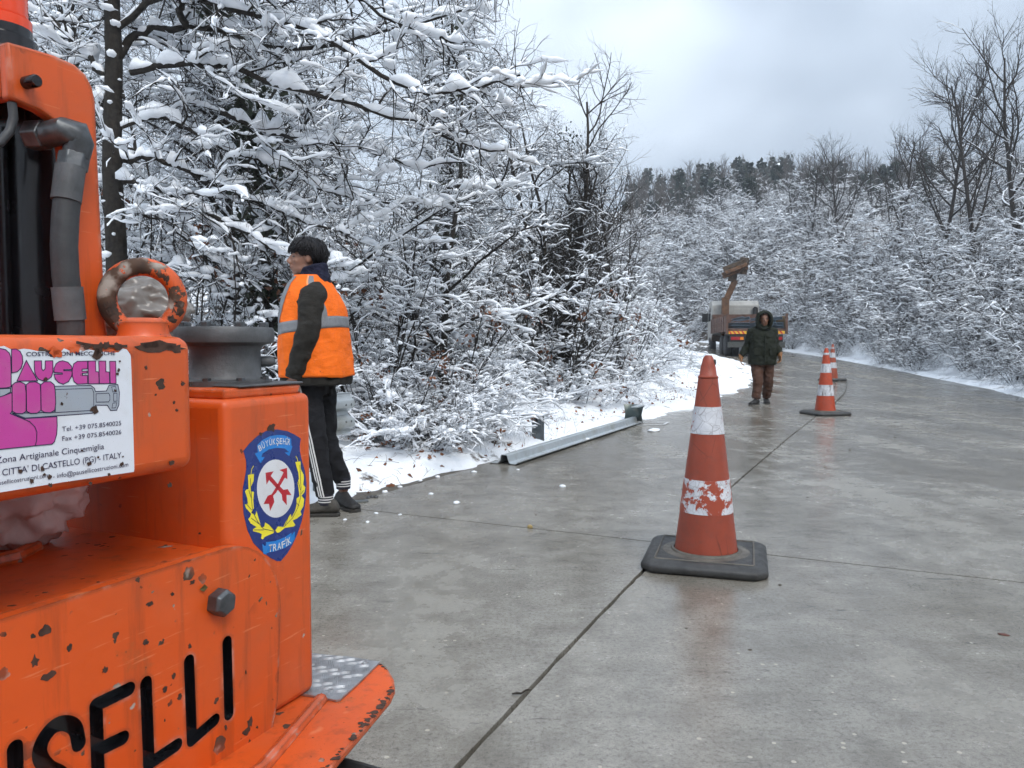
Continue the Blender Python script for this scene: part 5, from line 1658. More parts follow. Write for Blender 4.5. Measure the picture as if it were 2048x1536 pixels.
# ------------------------------------------------------------------ crane truck
TYY = 33.0
tx = (1512 - CX)/F*TYY
tz = float(road_z(TYY)) + 0.0
TH = math.radians(8)
truck = thing('crane_truck', 'flatbed truck with white cab and raised brown crane parked at the road bend', 'truck', (tx, TYY, tz), math.pi/2 - TH)
M_bed = simple('rusty_bed_paint', (0.10, 0.052, 0.036), .7, var=.5, scale=5, bump=.2)
M_wood = simple('bed_boards', (0.30, 0.19, 0.09), .75, var=.4, scale=4)
M_chas = simple('chassis_black', (0.018, 0.017, 0.016), .6, var=.4, scale=8)
M_cabw = simple('cab_white', (0.36, 0.35, 0.325), .45, var=.2, scale=2.5)
M_crane = simple('crane_ochre', (0.11, 0.05, 0.02), .55, var=.5, scale=5)
M_craned = simple('crane_dark', (0.065, 0.042, 0.025), .6, var=.5, scale=6)
M_tyre = simple('tyre', (0.02, 0.02, 0.021), .8, var=.3, scale=10)
M_glass = NT('window_glass').set(base=(0.02, 0.025, 0.03), rough=.08)
M_redl = NT('tail_lamp').set(base=(0.32, 0.012, 0.014), rough=.2)
M_orl = NT('amber_lamp').set(base=(0.7, 0.22, 0.02), rough=.2)
M_post = galv('blue_grey_steel', (0.26, 0.34, 0.42))
def tk(mb, nm, mat, par=None, **k): return mb.build(nm, mat, par if par is not None else truck, **k)
tk(MB().box((0, -1.2, 1.12), (5.6, 1.2, 1.24)), 'bed_floor', M_bed, bevel=.01)
for s_ in (1, -1):
    y0, y1 = (1.2, 1.26) if s_ > 0 else (-1.26, -1.2)
    sp_ = tk(MB().box((0, y0, 1.10), (5.6, y1, 1.78)), 'side_panel', M_bed if s_ > 0 else M_wood, bevel=.006)
    for i in range(8):
        x = .05 + i*.77
        tk(MB().box((x, y0 - .03 if s_ < 0 else y1, 1.08), (x + .09, y0 if s_ < 0 else y1 + .03, 1.80)), 'side_post', M_bed, sp_, bevel=.005)
    for zz in (1.30, 1.52):
        tk(MB().box((0, (y1 if s_ > 0 else y0 - .018), zz), (5.6, (y1 + .018 if s_ > 0 else y0), zz + .04)), 'side_rib', M_bed, sp_)
tk(MB().box((5.5, -1.2, 1.24), (5.6, 1.2, 2.05)), 'headboard', M_bed, bevel=.01)
for y in (-1.23, 1.23):
    tk(MB().box((-.05, y - .05, 1.0), (.05, y + .05, 1.86)), 'corner_post', M_bed, bevel=.008)
for y in (-.45, .45):
    tk(MB().box((.1, y - .06, .78), (7.6, y + .06, 1.10)), 'chassis_rail', M_chas)
bump_ = tk(MB().box((-.02, -1.18, .42), (.12, 1.18, .66)), 'rear_bumper', simple('bumper_grey', (.06, .062, .058), .6, var=.3), bevel=.015)
tk(MB().box((.02, -1.1, .66), (.10, 1.1, .98)), 'rear_plate', M_chas)
for y in (.80, -.80):
    lamp = tk(MB().box((-.04, y - .26, .74), (.03, y + .26, .88)), 'tail_light', M_redl, bevel=.01)
    tk(MB().box((-.045, y - (.26 if y > 0 else -.12), .745), (-.035, y - (.12 if y > 0 else -.26), .875)), 'indicator', M_orl, lamp)
# striped board under the bed edge
M_yel = simple('chevron_yellow', (0.72, 0.42, 0.03), .5); M_redc = simple('chevron_red', (0.50, 0.035, 0.02), .5)
for y0 in (.42, -1.16):
    bd = tk(MB().box((-.02, y0, 1.00), (0.0, y0 + .74, 1.13)), 'marker_board', M_yel)
    for i in range(4):
        a0 = y0 + .06 + i*.18
        tk(MB().prism([(a0, 1.0), (a0 + .08, 1.0), (a0 + .17 if i < 3 else a0 + .135, 1.13), (a0 + .09 if i < 3 else a0 + .075, 1.13)], -.0235, -.0205, lambda p_, t: (t, p_[0], p_[1])), 'red_stripe', M_redc, bd)
tk(MB().box((-.035, -.28, .70), (-.02, .28, .84)), 'number_plate', simple('plate_white', (.5, .5, .5), .5))
def wheel(x, y, w, nm='wheel'):
    tyr = tk(MB().lathe([(.30, 0), (.42, 0), (.465, .03), (.48, .07), (.48, w - .07), (.465, w - .03), (.42, w), (.30, w)], (x, y, .48), axis='y', seg=28), nm, M_tyre, smooth=40)
    tk(MB().lathe([(.02, .02), (.12, .02), (.16, .06), (.28, .05), (.302, .01), (.302, w - .01), (.28, w - .05), (.02, w - .06)], (x, y, .48), axis='y', seg=24), 'rim', M_castiron, tyr, smooth=40)
for x in (1.05, 2.35):
    wheel(x, .62, .27); wheel(x, .93, .27); wheel(x, -.89, .27); wheel(x, -1.20, .27)
wheel(6.9, .9, .29); wheel(6.9, -1.19, .29)
for y in (.60, -1.22):
    for x in (1.05, 2.35):
        tk(MB().tube([(x - .58, y + .31, .62), (x - .40, y + .31, .98), (x, y + .31, 1.06), (x + .40, y + .31, .98), (x + .58, y + .31, .62)], [.05]*5, 6, flat=5.0), 'mudguard', M_chas)
# cab
cabp = [(6.15, .75), (8.05, .75), (8.15, 1.35), (7.95, 2.15), (7.6, 2.72), (6.45, 2.78), (6.2, 2.55)]
cab = tk(MB().prism(cabp, -1.16, 1.16, lambda p_, t: (p_[0], t, p_[1])), 'cab', M_cabw, bevel=.06, seg=3)
tk(MB().obox((6.165, 0, 2.05), (.012, 0, 0), (0, .78, 0), (0, 0, .30)), 'rear_panel', M_cabw, cab, bevel=.02)
tk(MB().obox((6.155, -.35, 2.15), (.006, 0, 0), (0, .28, 0), (0, 0, .2)), 'rear_window_recess', M_cabw, cab, bevel=.02)
for s_ in (1, -1):
    tk(MB().prism([(6.75, 1.75), (7.75, 1.75), (7.62, 2.35), (6.8, 2.45)], s_*1.162, s_*1.168, lambda p_, t: (p_[0], t, p_[1])), 'side_window', M_glass, cab)
    tk(MB().box((8.0, s_*1.18 - .1, 1.75), (8.06, s_*1.18 + .18*s_ + .1, 2.2)), 'mirror', M_chas, cab, bevel=.02)
tk(MB().prism([(-1.0, 1.5), (1.0, 1.5), (.92, 2.3), (-.92, 2.3)], 0, .01, lambda p_, t: (8.17 - (p_[1] - 1.4)*.26 + t, p_[0], p_[1])), 'windscreen', M_glass, cab)
tk(MB().tube([(6.05, -.95, 1.2), (6.05, -.95, 2.45)], .07, 12), 'exhaust_stack', M_chas)
tk(MB().tube([(6.05, -.95, 1.9), (6.05, -.95, 2.4)], .13, 12), 'exhaust_box', M_chas)
# crane behind the cab
def bar(a_, b_, w, h, nm, mat, par=None, bev=.015):
    a_, b_ = Vector(a_), Vector(b_); dv = (b_ - a_); L = dv.length; dv.normalize()
    sd = dv.cross(Vector((0, 0, 1)));  sd = sd.normalized() if sd.length > .05 else Vector((0, 1, 0))
    uv = sd.cross(dv)
    return tk(MB().obox((a_ + b_)/2, dv*L/2, sd*w/2, uv*h/2), nm, mat, par, bevel=bev)
crane = bar((5.85, .55, 1.0), (5.85, .55, 2.9), .34, .36, 'crane_column', M_crane)
bar((5.85, .55, 2.7), (5.80, .10, 3.75), .24, .30, 'crane_arm', M_crane, crane)
bar((5.95, .60, 2.0), (5.90, .25, 3.4), .11, .11, 'crane_ram', M_craned, crane)
bar((5.75, .72, 3.98), (5.60, -.45, 4.42), .34, .30, 'main_boom', M_crane, crane)
bar((5.60, .70, 4.28), (5.45, -.42, 4.70), .26, .24, 'folded_boom', M_craned, crane)
bar((5.45, .62, 4.10), (5.30, -.40, 4.50), .20, .18, 'boom_extension', M_crane, crane)
bar((5.66, -.22, 4.05), (5.50, -.32, 4.86), .30, .34, 'boom_head', M_craned, crane)
bar((5.80, .25, 3.70), (5.74, .20, 4.1), .3, .3, 'boom_knuckle', M_craned, crane)
tk(MB().tube([(5.5, -.58, 4.40), (5.5, -.60, 4.18)], .02, 8), 'hook_link', M_chas, crane)
tk(MB().tube([(5.5, -.60, 4.18), (5.5, -.66, 4.10), (5.5, -.62, 4.02), (5.5, -.54, 4.05)], .035, 8), 'crane_hook', M_chas, crane, smooth=60)
bar((5.9, 1.05, 1.25), (5.9, 1.05, 2.05), .3, .4, 'crane_controls', M_craned, crane)
bar((5.9, -1.15, .5), (5.9, 1.2, .9), .3, .3, 'stabiliser', M_craned, crane)
# load: bundles of steel posts and rails, each lying on the bed
rq = random.Random(4)
pi_ = 0
for y in np.arange(-1.05, 1.06, .135):
    if .15 < y < .25: continue
    for lev in range(4):
        if rq.random() < .12 or (lev > 1 and rq.random() < .45): continue
        x0 = rq.uniform(-.05, .25); w = .10
        st_p = thing('steel_profile', 'blue grey steel post in the bundled load on the truck bed', 'post', (0, 0, 0), 0, 'steel posts loaded on the truck')
        st_p.parent = None
        Rz = Matrix.Rotation(math.pi/2 - TH, 4, 'Z')
        st_p.location = Vector((tx, TYY, tz)) + (Rz @ Vector((x0, y, 1.25 + lev*.125)))
        st_p.rotation_euler = (0, 0, math.pi/2 - TH)
        pr = [(-.05, 0), (.05, 0), (.05, .03), (.042, .03), (.042, .008), (-.042, .008), (-.042, .112), (.042, .112), (.042, .09), (.05, .09), (.05, .12), (-.05, .12)]
        if pi_ == 0:
            post_me = MB().prism(pr, 0, 3.2, lambda p_, t: (t, p_[0], p_[1])).mesh('post_profile'); post_me.materials.append(M_post)
        o = bpy.data.objects.new('post_profile', post_me); C.objects.link(o); o.parent = st_p
        pi_ += 1

# ------------------------------------------------------------------ trees and shrubs
def bark_mat(name, dark, light):
    t = NT(name)
    n = t.noise(26, 5, 0.65)
    base = t.ramp(n, [(0.3, dark), (0.7, light)])
    t.set(base=base, rough=0.8, spec=0.3)
    t.bump(t.noise(45, 4), 0.5, 0.01)
    return t.m
M_bark = bark_mat('bark', (0.010, 0.008, 0.007), (0.038, 0.032, 0.026))
M_bark2 = bark_mat('bark_grey', (0.016, 0.0135, 0.012), (0.058, 0.049, 0.042))
M_vine = bark_mat('vine', (0.018, 0.016, 0.013), (0.055, 0.048, 0.040))
def tsnow():
    t = NT('tree_snow')
    t.set(base=(0.86, 0.885, 0.92), rough=0.7, spec=0.25)
    t.b.inputs['Subsurface Weight'].default_value = 0.0
    return t.m
M_tsnow = tsnow()
M_ivy = simple('ivy_leaf', (0.022, 0.032, 0.014), 0.5, var=0.5, scale=8)
M_dead = simple('dead_leaf', (0.17, 0.060, 0.022), 0.7, var=0.6, scale=6)
M_needle = simple('pine_needles', (0.018, 0.030, 0.020), 0.7, var=0.4, scale=3)

def unit(v):
    return v / np.maximum(np.linalg.norm(v, axis=-1, keepdims=True), 1e-9)

def grow(rng, p, d, L, r, k, wander, trop, tip=0.35, curl=0.0):
    """grow B branches of k points at once"""
    B = len(p)
    pts = np.zeros((B, k, 3)); pts[:,0] = p
    d = unit(d.copy())
    step = (L/(k-1))[:,None]
    for i in range(1, k):
        d = unit(d + wander*rng.normal(size=(B,3)) + np.array([0,0,trop + curl*i]))
        pts[:,i] = pts[:,i-1] + d*step
    rad = r[:,None]*np.linspace(1, tip, k)[None,:]
    return pts, rad

def spawn(rng, pts, rad, n, t0, ang, flat, Lc, rc, jl=0.5, t1=1.0, shrink=0.55):
    """n children per branch: start points, directions, lengths, radii"""
    B, k, _ = pts.shape
    t = t0 + (t1 - t0)*((np.arange(n)[None,:] + rng.random((B, n)))/n)
    f = t*(k-1)
    i = np.minimum(f.astype(int), k-2); w = (f - i)[...,None]
    bi = np.arange(B)[:,None]
    p = pts[bi,i]*(1-w) + pts[bi,i+1]*w
    tan = unit(pts[bi,i+1] - pts[bi,i])
    q = rng.normal(size=(B,n,3)); q[...,2] *= flat
    q = unit(q - tan*(q*tan).sum(-1, keepdims=True))
    a = np.radians(ang[0] + (ang[1]-ang[0])*rng.random((B,n,1)))
    d = tan*np.cos(a) + q*np.sin(a)
    plen = np.linalg.norm(pts[:,-1]-pts[:,0], axis=1)[:,None]
    L = Lc*(1 - shrink*(t - t0)/(1.001 - t0))*(1 - jl + 2*jl*rng.random((B,n)))
    rp = rad[bi,i]*(1-w[...,0]) + rad[bi,i+1]*w[...,0]
    r = np.minimum(rp*0.75, rc*(0.7 + 0.6*rng.random((B,n))))
    return p.reshape(-1,3), d.reshape(-1,3), L.ravel(), r.ravel()

def tube_arrays(pts, rad, sides, up_frame=False):
    B, k, _ = pts.shape
    T = unit(np.gradient(pts, axis=1))
    m = unit(T.mean(1))
    ref = np.where(np.abs(m[:,2:3]) > 0.85, np.array([[1.0,0.1,0]]), np.array([[0,0,1.0]]))[:,None,:]
    a = unit(np.cross(T, ref)); b = np.cross(a, T)
    th = 2*np.pi*np.arange(sides)/sides
    ring = np.cos(th)[None,None,:,None]*a[:,:,None,:] + np.sin(th)[None,None,:,None]*b[:,:,None,:]
    v = pts[:,:,None,:] + rad[:,:,None,None]*ring
    idx = np.arange(B*k*sides).reshape(B, k, sides)
    q = np.stack([idx[:,:-1], np.roll(idx[:,:-1], -1, 2), np.roll(idx[:,1:], -1, 2), idx[:,1:]], -1).reshape(-1, 4)
    return v.reshape(-1,3), q

def snow_arrays(rng, pts, rad, th, cover, sides=5, dens=1.0, jit=0.20):
    """lumpy snow lying along the upper side of branches"""
    B, k, _ = pts.shape
    keep = rng.random(B) < cover
    pts, rad = pts[keep], rad[keep]
    B = len(pts)
    if B == 0: return np.zeros((0,3)), np.zeros((0,4), int)
    k2 = max(4, int(round((k-1)*dens)) + 1)
    f = np.linspace(0, k-1, k2); i = np.minimum(f.astype(int), k-2); w = (f-i)[None,:,None]
    P = pts[:,i]*(1-w) + pts[:,i+1]*w
    R = rad[:,i]*(1-w[...,0]) + rad[:,i+1]*w[...,0]
    T = unit(np.gradient(P, axis=1))
    a = unit(np.cross(T, np.array([0,0,1.0])) + 1e-6)
    b = np.cross(a, T)
    n = rng.random((B, k2+2)); n = 0.25*n[:,:-2] + 0.5*n[:,1:-1] + 0.25*n[:,2:]
    s = th*np.clip(2.7*n - 0.62, 0.0, 1.5)
    s = s*np.clip(1.08 - 1.45*np.abs(T[...,2])**1.35, 0.04, 1)
    s = s + np.minimum(R*0.5, 0.03)*(s > 0.15*th)
    env = np.sin(np.pi*np.clip(np.linspace(0.06, 0.94, k2), 0, 1))**0.35
    s = s*env[None,:]; s[:,0] *= 0.5; s[:,-1] *= 0.45
    cen = P + np.array([0,0,1.0])*(R*0.55 + 0.55*s)[...,None]
    ang = 2*np.pi*np.arange(sides)/sides + 0.3
    ca, sa = np.cos(ang)*1.02, np.sin(ang)*0.86
    ring = ca[None,None,:,None]*a[:,:,None,:] + sa[None,None,:,None]*b[:,:,None,:]
    js = s[:,:,None]*(1 + jit*rng.normal(size=(B,k2,sides)))
    v = cen[:,:,None,:] + js[...,None]*ring
    idx = np.arange(B*k2*sides).reshape(B, k2, sides)
    q = np.stack([idx[:,:-1], np.roll(idx[:,:-1], -1, 2), np.roll(idx[:,1:], -1, 2), idx[:,1:]], -1).reshape(-1, 4)
    return v.reshape(-1,3), q

_bm = bmesh.new(); bmesh.ops.create_icosphere(_bm, subdivisions=2, radius=1)
ICO_V = np.array([v.co[:] for v in _bm.verts]); ICO_F = np.array([[v.index for v in f.verts] for f in _bm.faces]); _bm.free()
ICO_Q = np.concatenate([ICO_F, ICO_F[:, 2:3]], 1)
def clump_arrays(rng, pos, size):
    n = len(pos)
    sc = size[:,None,None]*np.stack([0.8+0.7*rng.random(n), 0.8+0.7*rng.random(n), 0.55+0.35*rng.random(n)], 1)[:,None,:]
    ph = rng.random((n,1,3))*6.28
    bumpy = 1 + 0.26*np.sin(ICO_V[None]*2.7 + ph).sum(-1, keepdims=True)*0.6 + 0.16*np.sin(ICO_V[None]*5.3 + ph*1.7).prod(-1, keepdims=True)
    v = ICO_V[None]*sc*np.clip(bumpy, .45, 1.6)*(1 + 0.05*rng.normal(size=(n, len(ICO_V), 1))) + pos[:,None,:]
    f = ICO_F[None] + (np.arange(n)*len(ICO_V))[:,None,None]
    return v.reshape(-1,3), f.reshape(-1,3)

def np_mesh(name, parts, smooth=True):
    """parts: list of (verts, faces) with 3- or 4-sided faces"""
    V, LV, LS, o = [], [], [], 0
    for v, f in parts:
        if len(v) == 0: continue
        V.append(v); LV.append((f + o).ravel()); LS.append(np.full(len(f), f.shape[1])); o += len(v)
    V = np.concatenate(V); LV = np.concatenate(LV); LS = np.concatenate(LS)
    me = bpy.data.meshes.new(name)
    me.vertices.add(len(V)); me.vertices.foreach_set('co', V.astype(np.float32).ravel())
    me.loops.add(len(LV)); me.loops.foreach_set('vertex_index', LV.astype(np.int32))
    me.polygons.add(len(LS))
    st = np.concatenate([[0], np.cumsum(LS)[:-1]])
    me.polygons.foreach_set('loop_start', st.astype(np.int32))
    me.polygons.foreach_set('loop_total', LS.astype(np.int32))
    if smooth: me.polygons.foreach_set('use_smooth', np.ones(len(LS), bool))
    me.update(calc_edges=True)
    return me

def leaf_arrays(rng, pos, size, n_up=0.3):
    n = len(pos)
    d = unit(rng.normal(size=(n,3)) - np.array([0,0,0.5])); q = unit(np.cross(d, rng.normal(size=(n,3))))
    s = size*(0.6 + 0.8*rng.random((n,1)))
    nrm = np.cross(d, q)
    v = np.stack([pos, pos + s*(0.5*d + 0.42*q + 0.12*nrm), pos + s*1.1*d, pos + s*(0.5*d - 0.42*q + 0.12*nrm)], 1).reshape(-1,3)
    f = np.arange(n*4).reshape(n,4)
    return v, f

def pick(rng, pts, n):
    B, k, _ = pts.shape
    bi = rng.integers(0, B, n); ki = rng.integers(0, k, n)
    return pts[bi, ki]

PROTO, TRUNKS = {}, {}
def make_tree(key, seed, trunks, lv, snow, bark=M_bark, sides=(8,5,3,3,3), clumps=0, clump_size=0.04, ivy=0, dead=0, limbs=None, vines=0, trunk_snow=0):
    """trunks: arrays (p, d, L, r, k, wander, trop); lv: list of per-level dicts; returns meshes"""
    rng = np.random.default_rng(seed)
    levels = []
    t = trunks(rng)
    levels.append(t)
    for i, q in enumerate(lv):
        src = levels[-1] if q.get('on') is None else levels[q['on']]
        if limbs is not None and i == 0:
            levels.append(limbs(rng)); continue
        if limbs is not None and q.get('both'):
            src = levels[-1]
        p, d, L, r = spawn(rng, src[0], src[1], q['n'], q.get('t0', 0.2), q['ang'], q.get('flat', 0.6), q['L'], q['r'], q.get('jl', 0.45), q.get('t1', 1.0), q.get('shrink', 0.5))
        if 'bias' in q: d = unit(d + np.array(q['bias']))
        levels.append(grow(rng, p, d, L, r, q.get('k', 5), q.get('w', 0.18), q.get('trop', 0.0), q.get('tip', 0.35), q.get('curl', 0.0)))
    wood = [tube_arrays(levels[0][0], levels[0][1], sides[0])]
    sn = []
    for i, (P, R) in enumerate(levels[1:]):
        wood.append(tube_arrays(P, R, sides[min(i+1, len(sides)-1)]))
    for i, (P, R) in enumerate(levels):
        th, cov, dens = snow[min(i, len(snow)-1)]
        if th > 0:
            sn.append(snow_arrays(rng, P, R, th, cov, 6 if i < 3 and th > 0.03 else 5, dens))
    if clumps:
        lo_ = max(1, len(levels) - 3)
        pos = np.concatenate([pick(rng, levels[-2][0][:, :3], clumps//2), pick(rng, levels[lo_][0][:, 1:-1], clumps - clumps//2)])
        size = clump_size*(0.45 + 0.9*rng.random(len(pos))**1.6)
        pos = pos + np.stack([np.zeros(len(pos)), np.zeros(len(pos)), size*0.5], 1)
        sn.append(clump_arrays(rng, pos, size))
    if trunk_snow:
        tp, tr = levels[0]
        n_ = trunk_snow
        ki = rng.random(n_)*(tp.shape[1]-1); i0 = ki.astype(int); w_ = (ki - i0)[:,None]
        bi = rng.integers(0, tp.shape[0], n_)
        c_ = tp[bi, i0]*(1-w_) + tp[bi, i0+1]*w_
        a_ = rng.normal(size=n_)*1.0 - 0.9
        rr_ = tr[bi, i0]*0.93
        pos = c_ + np.stack([np.cos(a_)*rr_, np.sin(a_)*rr_, 0*a_], 1)
        sn.append(clump_arrays(rng, pos, 0.014 + 0.032*rng.random(n_)**2))
    TRUNKS[key] = levels[0]
    crown = wood[1:]
    res = {'trunk': (np_mesh('trunk', wood[:1]), bark), 'crown': (np_mesh('crown', crown), bark)}
    if sn: res['snow'] = (np_mesh('snow', sn), M_tsnow)
    if ivy:
        B, k, _ = levels[0][0].shape
        pos = pick(rng, levels[0][0], ivy)*1.0
        fr = rng.random((ivy,1))
        pos = pos + rng.normal(size=(ivy,3))*np.array([0.16, 0.16, 0.30])
        res['ivy'] = (np_mesh('ivy', [leaf_arrays(rng, pos, 0.075)], False), M_ivy)
    if dead:
        nc = max(1, dead//14)
        cen = pick(rng, levels[-1][0], nc)
        pos = np.repeat(cen, 14, 0) + rng.normal(size=(nc*14,3))*0.07
        res['dead_leaves'] = (np_mesh('dead_leaves', [leaf_arrays(rng, pos, 0.075)], False), M_dead)
    if vines:
        pos = pick(rng, levels[0][0][:, :8], vines) + rng.normal(size=(vines,3))*np.array([0.32, 0.32, 0.25])
        pos = pos[pos[:,2] > 0.3]
        d = rng.normal(size=pos.shape); d[:,2] -= 0.7
        L = 0.35 + 0.6*rng.random(len(pos))
        g = grow(rng, pos, d, L, np.full(len(pos), 0.006), 7, 0.45, -0.12, 0.5)
        res['vines'] = (np_mesh('vines', [tube_arrays(g[0], g[1], 3)]), M_vine)
        a = snow_arrays(rng, g[0], g[1], 0.013, 0.13, 5, 1.0)
        res['vine_snow'] = (np_mesh('vine_snow', [a]), M_tsnow)
    PROTO[key] = res

def single_trunk(L, r, lean=(0.0, 0.0), k=12, w=0.06, trop=0.05, n=1, spread=0.0, tip=0.25):
    def f(rng):
        p = np.zeros((n,3)); p[:,:2] = rng.normal(size=(n,2))*0.08*(n > 1); p[:,2] = -0.25
        a = rng.random(n)*2*np.pi + np.arange(n)*2*np.pi/n
        d = np.stack([lean[0] + spread*np.cos(a), lean[1] + spread*np.sin(a), np.ones(n)], 1)
        return grow(rng, p, d, L*(0.75 + 0.4*rng.random(n)) if n > 1 else np.full(n, L), r*(0.7 + 0.5*rng.random(n)) if n > 1 else np.full(n, r), k, w, trop, tip)
    return f

# spreading woodland trees laden with snow (left side)
for i in range(2):
    make_tree('laden%d' % i, 11 + i, single_trunk(6.6 + 0.7*i, 0.075 + 0.012*i, (0.05*i, -0.04)),
        [dict(n=19, t0=0.10, ang=(50, 88), flat=0.5, L=2.3, r=0.028, k=10, w=0.14, trop=0.03, curl=-0.008, shrink=0.45),
         dict(n=11, t0=0.10, ang=(30, 70), flat=0.6, L=0.95, r=0.010, k=7, w=0.23, trop=0.0),
         dict(n=7, t0=0.08, ang=(25, 75), flat=0.8, L=0.44, r=0.0058, k=5, w=0.22, trop=0.01),
         dict(n=3, t0=0.15, ang=(25, 75), flat=0.9, L=0.24, r=0.0040, k=3, w=0.2, trop=0.02)],
        [(0, 0, 1), (0.050, 0.9, 2.2), (0.031, 0.9, 2.2), (0.0180, 0.64, 2.0), (0.009, 0.10, 1.5)],
        clumps=150, clump_size=0.036, ivy=900 if i == 1 else 0)
# multi-stem shrubs, upright
for i in range(2):
    make_tree('shrub%d' % i, 31 + i, single_trunk(2.9, 0.018, n=9, spread=0.45, w=0.08, trop=0.03, k=10),
        [dict(n=8, t0=0.15, ang=(30, 75), flat=0.6, L=0.9, r=0.008, k=7, w=0.2, trop=0.01, curl=-0.006),
         dict(n=7, t0=0.1, ang=(30, 80), flat=0.8, L=0.38, r=0.0045, k=5, w=0.22, trop=0.0),
         dict(n=4, t0=0.1, ang=(30, 80), flat=0.9, L=0.20, r=0.004, k=4, w=0.25, trop=0.0)],
        [(0.020, 0.8, 2.2), (0.026, 0.88, 2.2), (0.0175, 0.64, 2.0), (0.010, 0.16, 1.3)],
        clumps=90, clump_size=0.040, dead=140 if i == 0 else 30)
# arching shrubs bent over by the snow
for i in range(2):
    make_tree('arching%d' % i, 51 + i, single_trunk(2.6, 0.016, n=11, spread=0.75, w=0.06, trop=-0.075, k=12),
        [dict(n=9, t0=0.2, ang=(20, 60), flat=0.6, L=0.75, r=0.007, k=7, w=0.16, trop=-0.05),
         dict(n=6, t0=0.1, ang=(25, 75), flat=0.8, L=0.32, r=0.004, k=5, w=0.2, trop=-0.03),
         dict(n=3, t0=0.1, ang=(25, 75), flat=0.9, L=0.18, r=0.004, k=4, w=0.2, trop=0.0)],
        [(0.042, 0.95, 2.6), (0.030, 0.9, 2.2), (0.019, 0.64, 2.0), (0.011, 0.24, 1.3)],
        clumps=110, clump_size=0.050, dead=70)
# bank shrubs on the right: dense thin twigs with thin snow
for i in range(2):
    make_tree('bank%d' % i, 71 + i, single_trunk(4.3, 0.028, n=7, spread=0.55, w=0.08, trop=0.0, k=10, lean=(-0.15, 0)),
        [dict(n=11, t0=0.12, ang=(40, 85), flat=0.45, L=1.7, r=0.014, k=8, w=0.14, trop=0.0, curl=-0.006),
         dict(n=8, t0=0.1, ang=(25, 65), flat=0.6, L=0.8, r=0.008, k=6, w=0.18, trop=0.0),
         dict(n=8, t0=0.1, ang=(25, 70), flat=0.8, L=0.45, r=0.0070, k=4, w=0.2, trop=0.0)],
        [(0.028, 0.8, 1.5), (0.042, 0.78, 1.8), (0.026, 0.56, 1.6), (0.015, 0.19, 1.3)],
        bark=M_bark2, clumps=60, clump_size=0.06)
# tall bare trees, hardly any snow on them
for i in range(2):
    make_tree('bare%d' % i, 91 + i, single_trunk(8.0, 0.10, (0.08 - 0.1*i, 0), w=0.05, trop=0.05),
        [dict(n=15, t0=0.28, ang=(25, 50), flat=0.9, L=3.2, r=0.035, k=9, w=0.10, trop=0.05, shrink=0.6),
         dict(n=9, t0=0.2, ang=(25, 50), flat=0.9, L=1.3, r=0.016, k=6, w=0.13, trop=0.05),
         dict(n=6, t0=0.15, ang=(25, 55), flat=1.0, L=0.6, r=0.010, k=4, w=0.15, trop=0.04)],
        [(0, 0, 1), (0.018, 0.5, 1), (0.012, 0.2, 1), (0, 0, 1)], bark=M_bark2)
# the vine-hung tree by the bend
make_tree('vine', 111, single_trunk(5.6, 0.085, n=3, spread=0.10, w=0.06, trop=0.06),
    [dict(n=13, t0=0.35, ang=(20, 55), flat=0.9, L=1.7, r=0.018, k=8, w=0.11, trop=0.06, shrink=0.4),
     dict(n=8, t0=0.15, ang=(22, 55), flat=1.0, L=0.7, r=0.008, k=5, w=0.14, trop=0.05),
     dict(n=5, t0=0.15, ang=(22, 60), flat=1.0, L=0.32, r=0.005, k=4, w=0.16, trop=0.03)],
    [(0, 0, 1), (0.014, 0.4, 1), (0.009, 0.22, 1), (0.0, 0.0, 1)], bark=M_bark2, vines=4000)

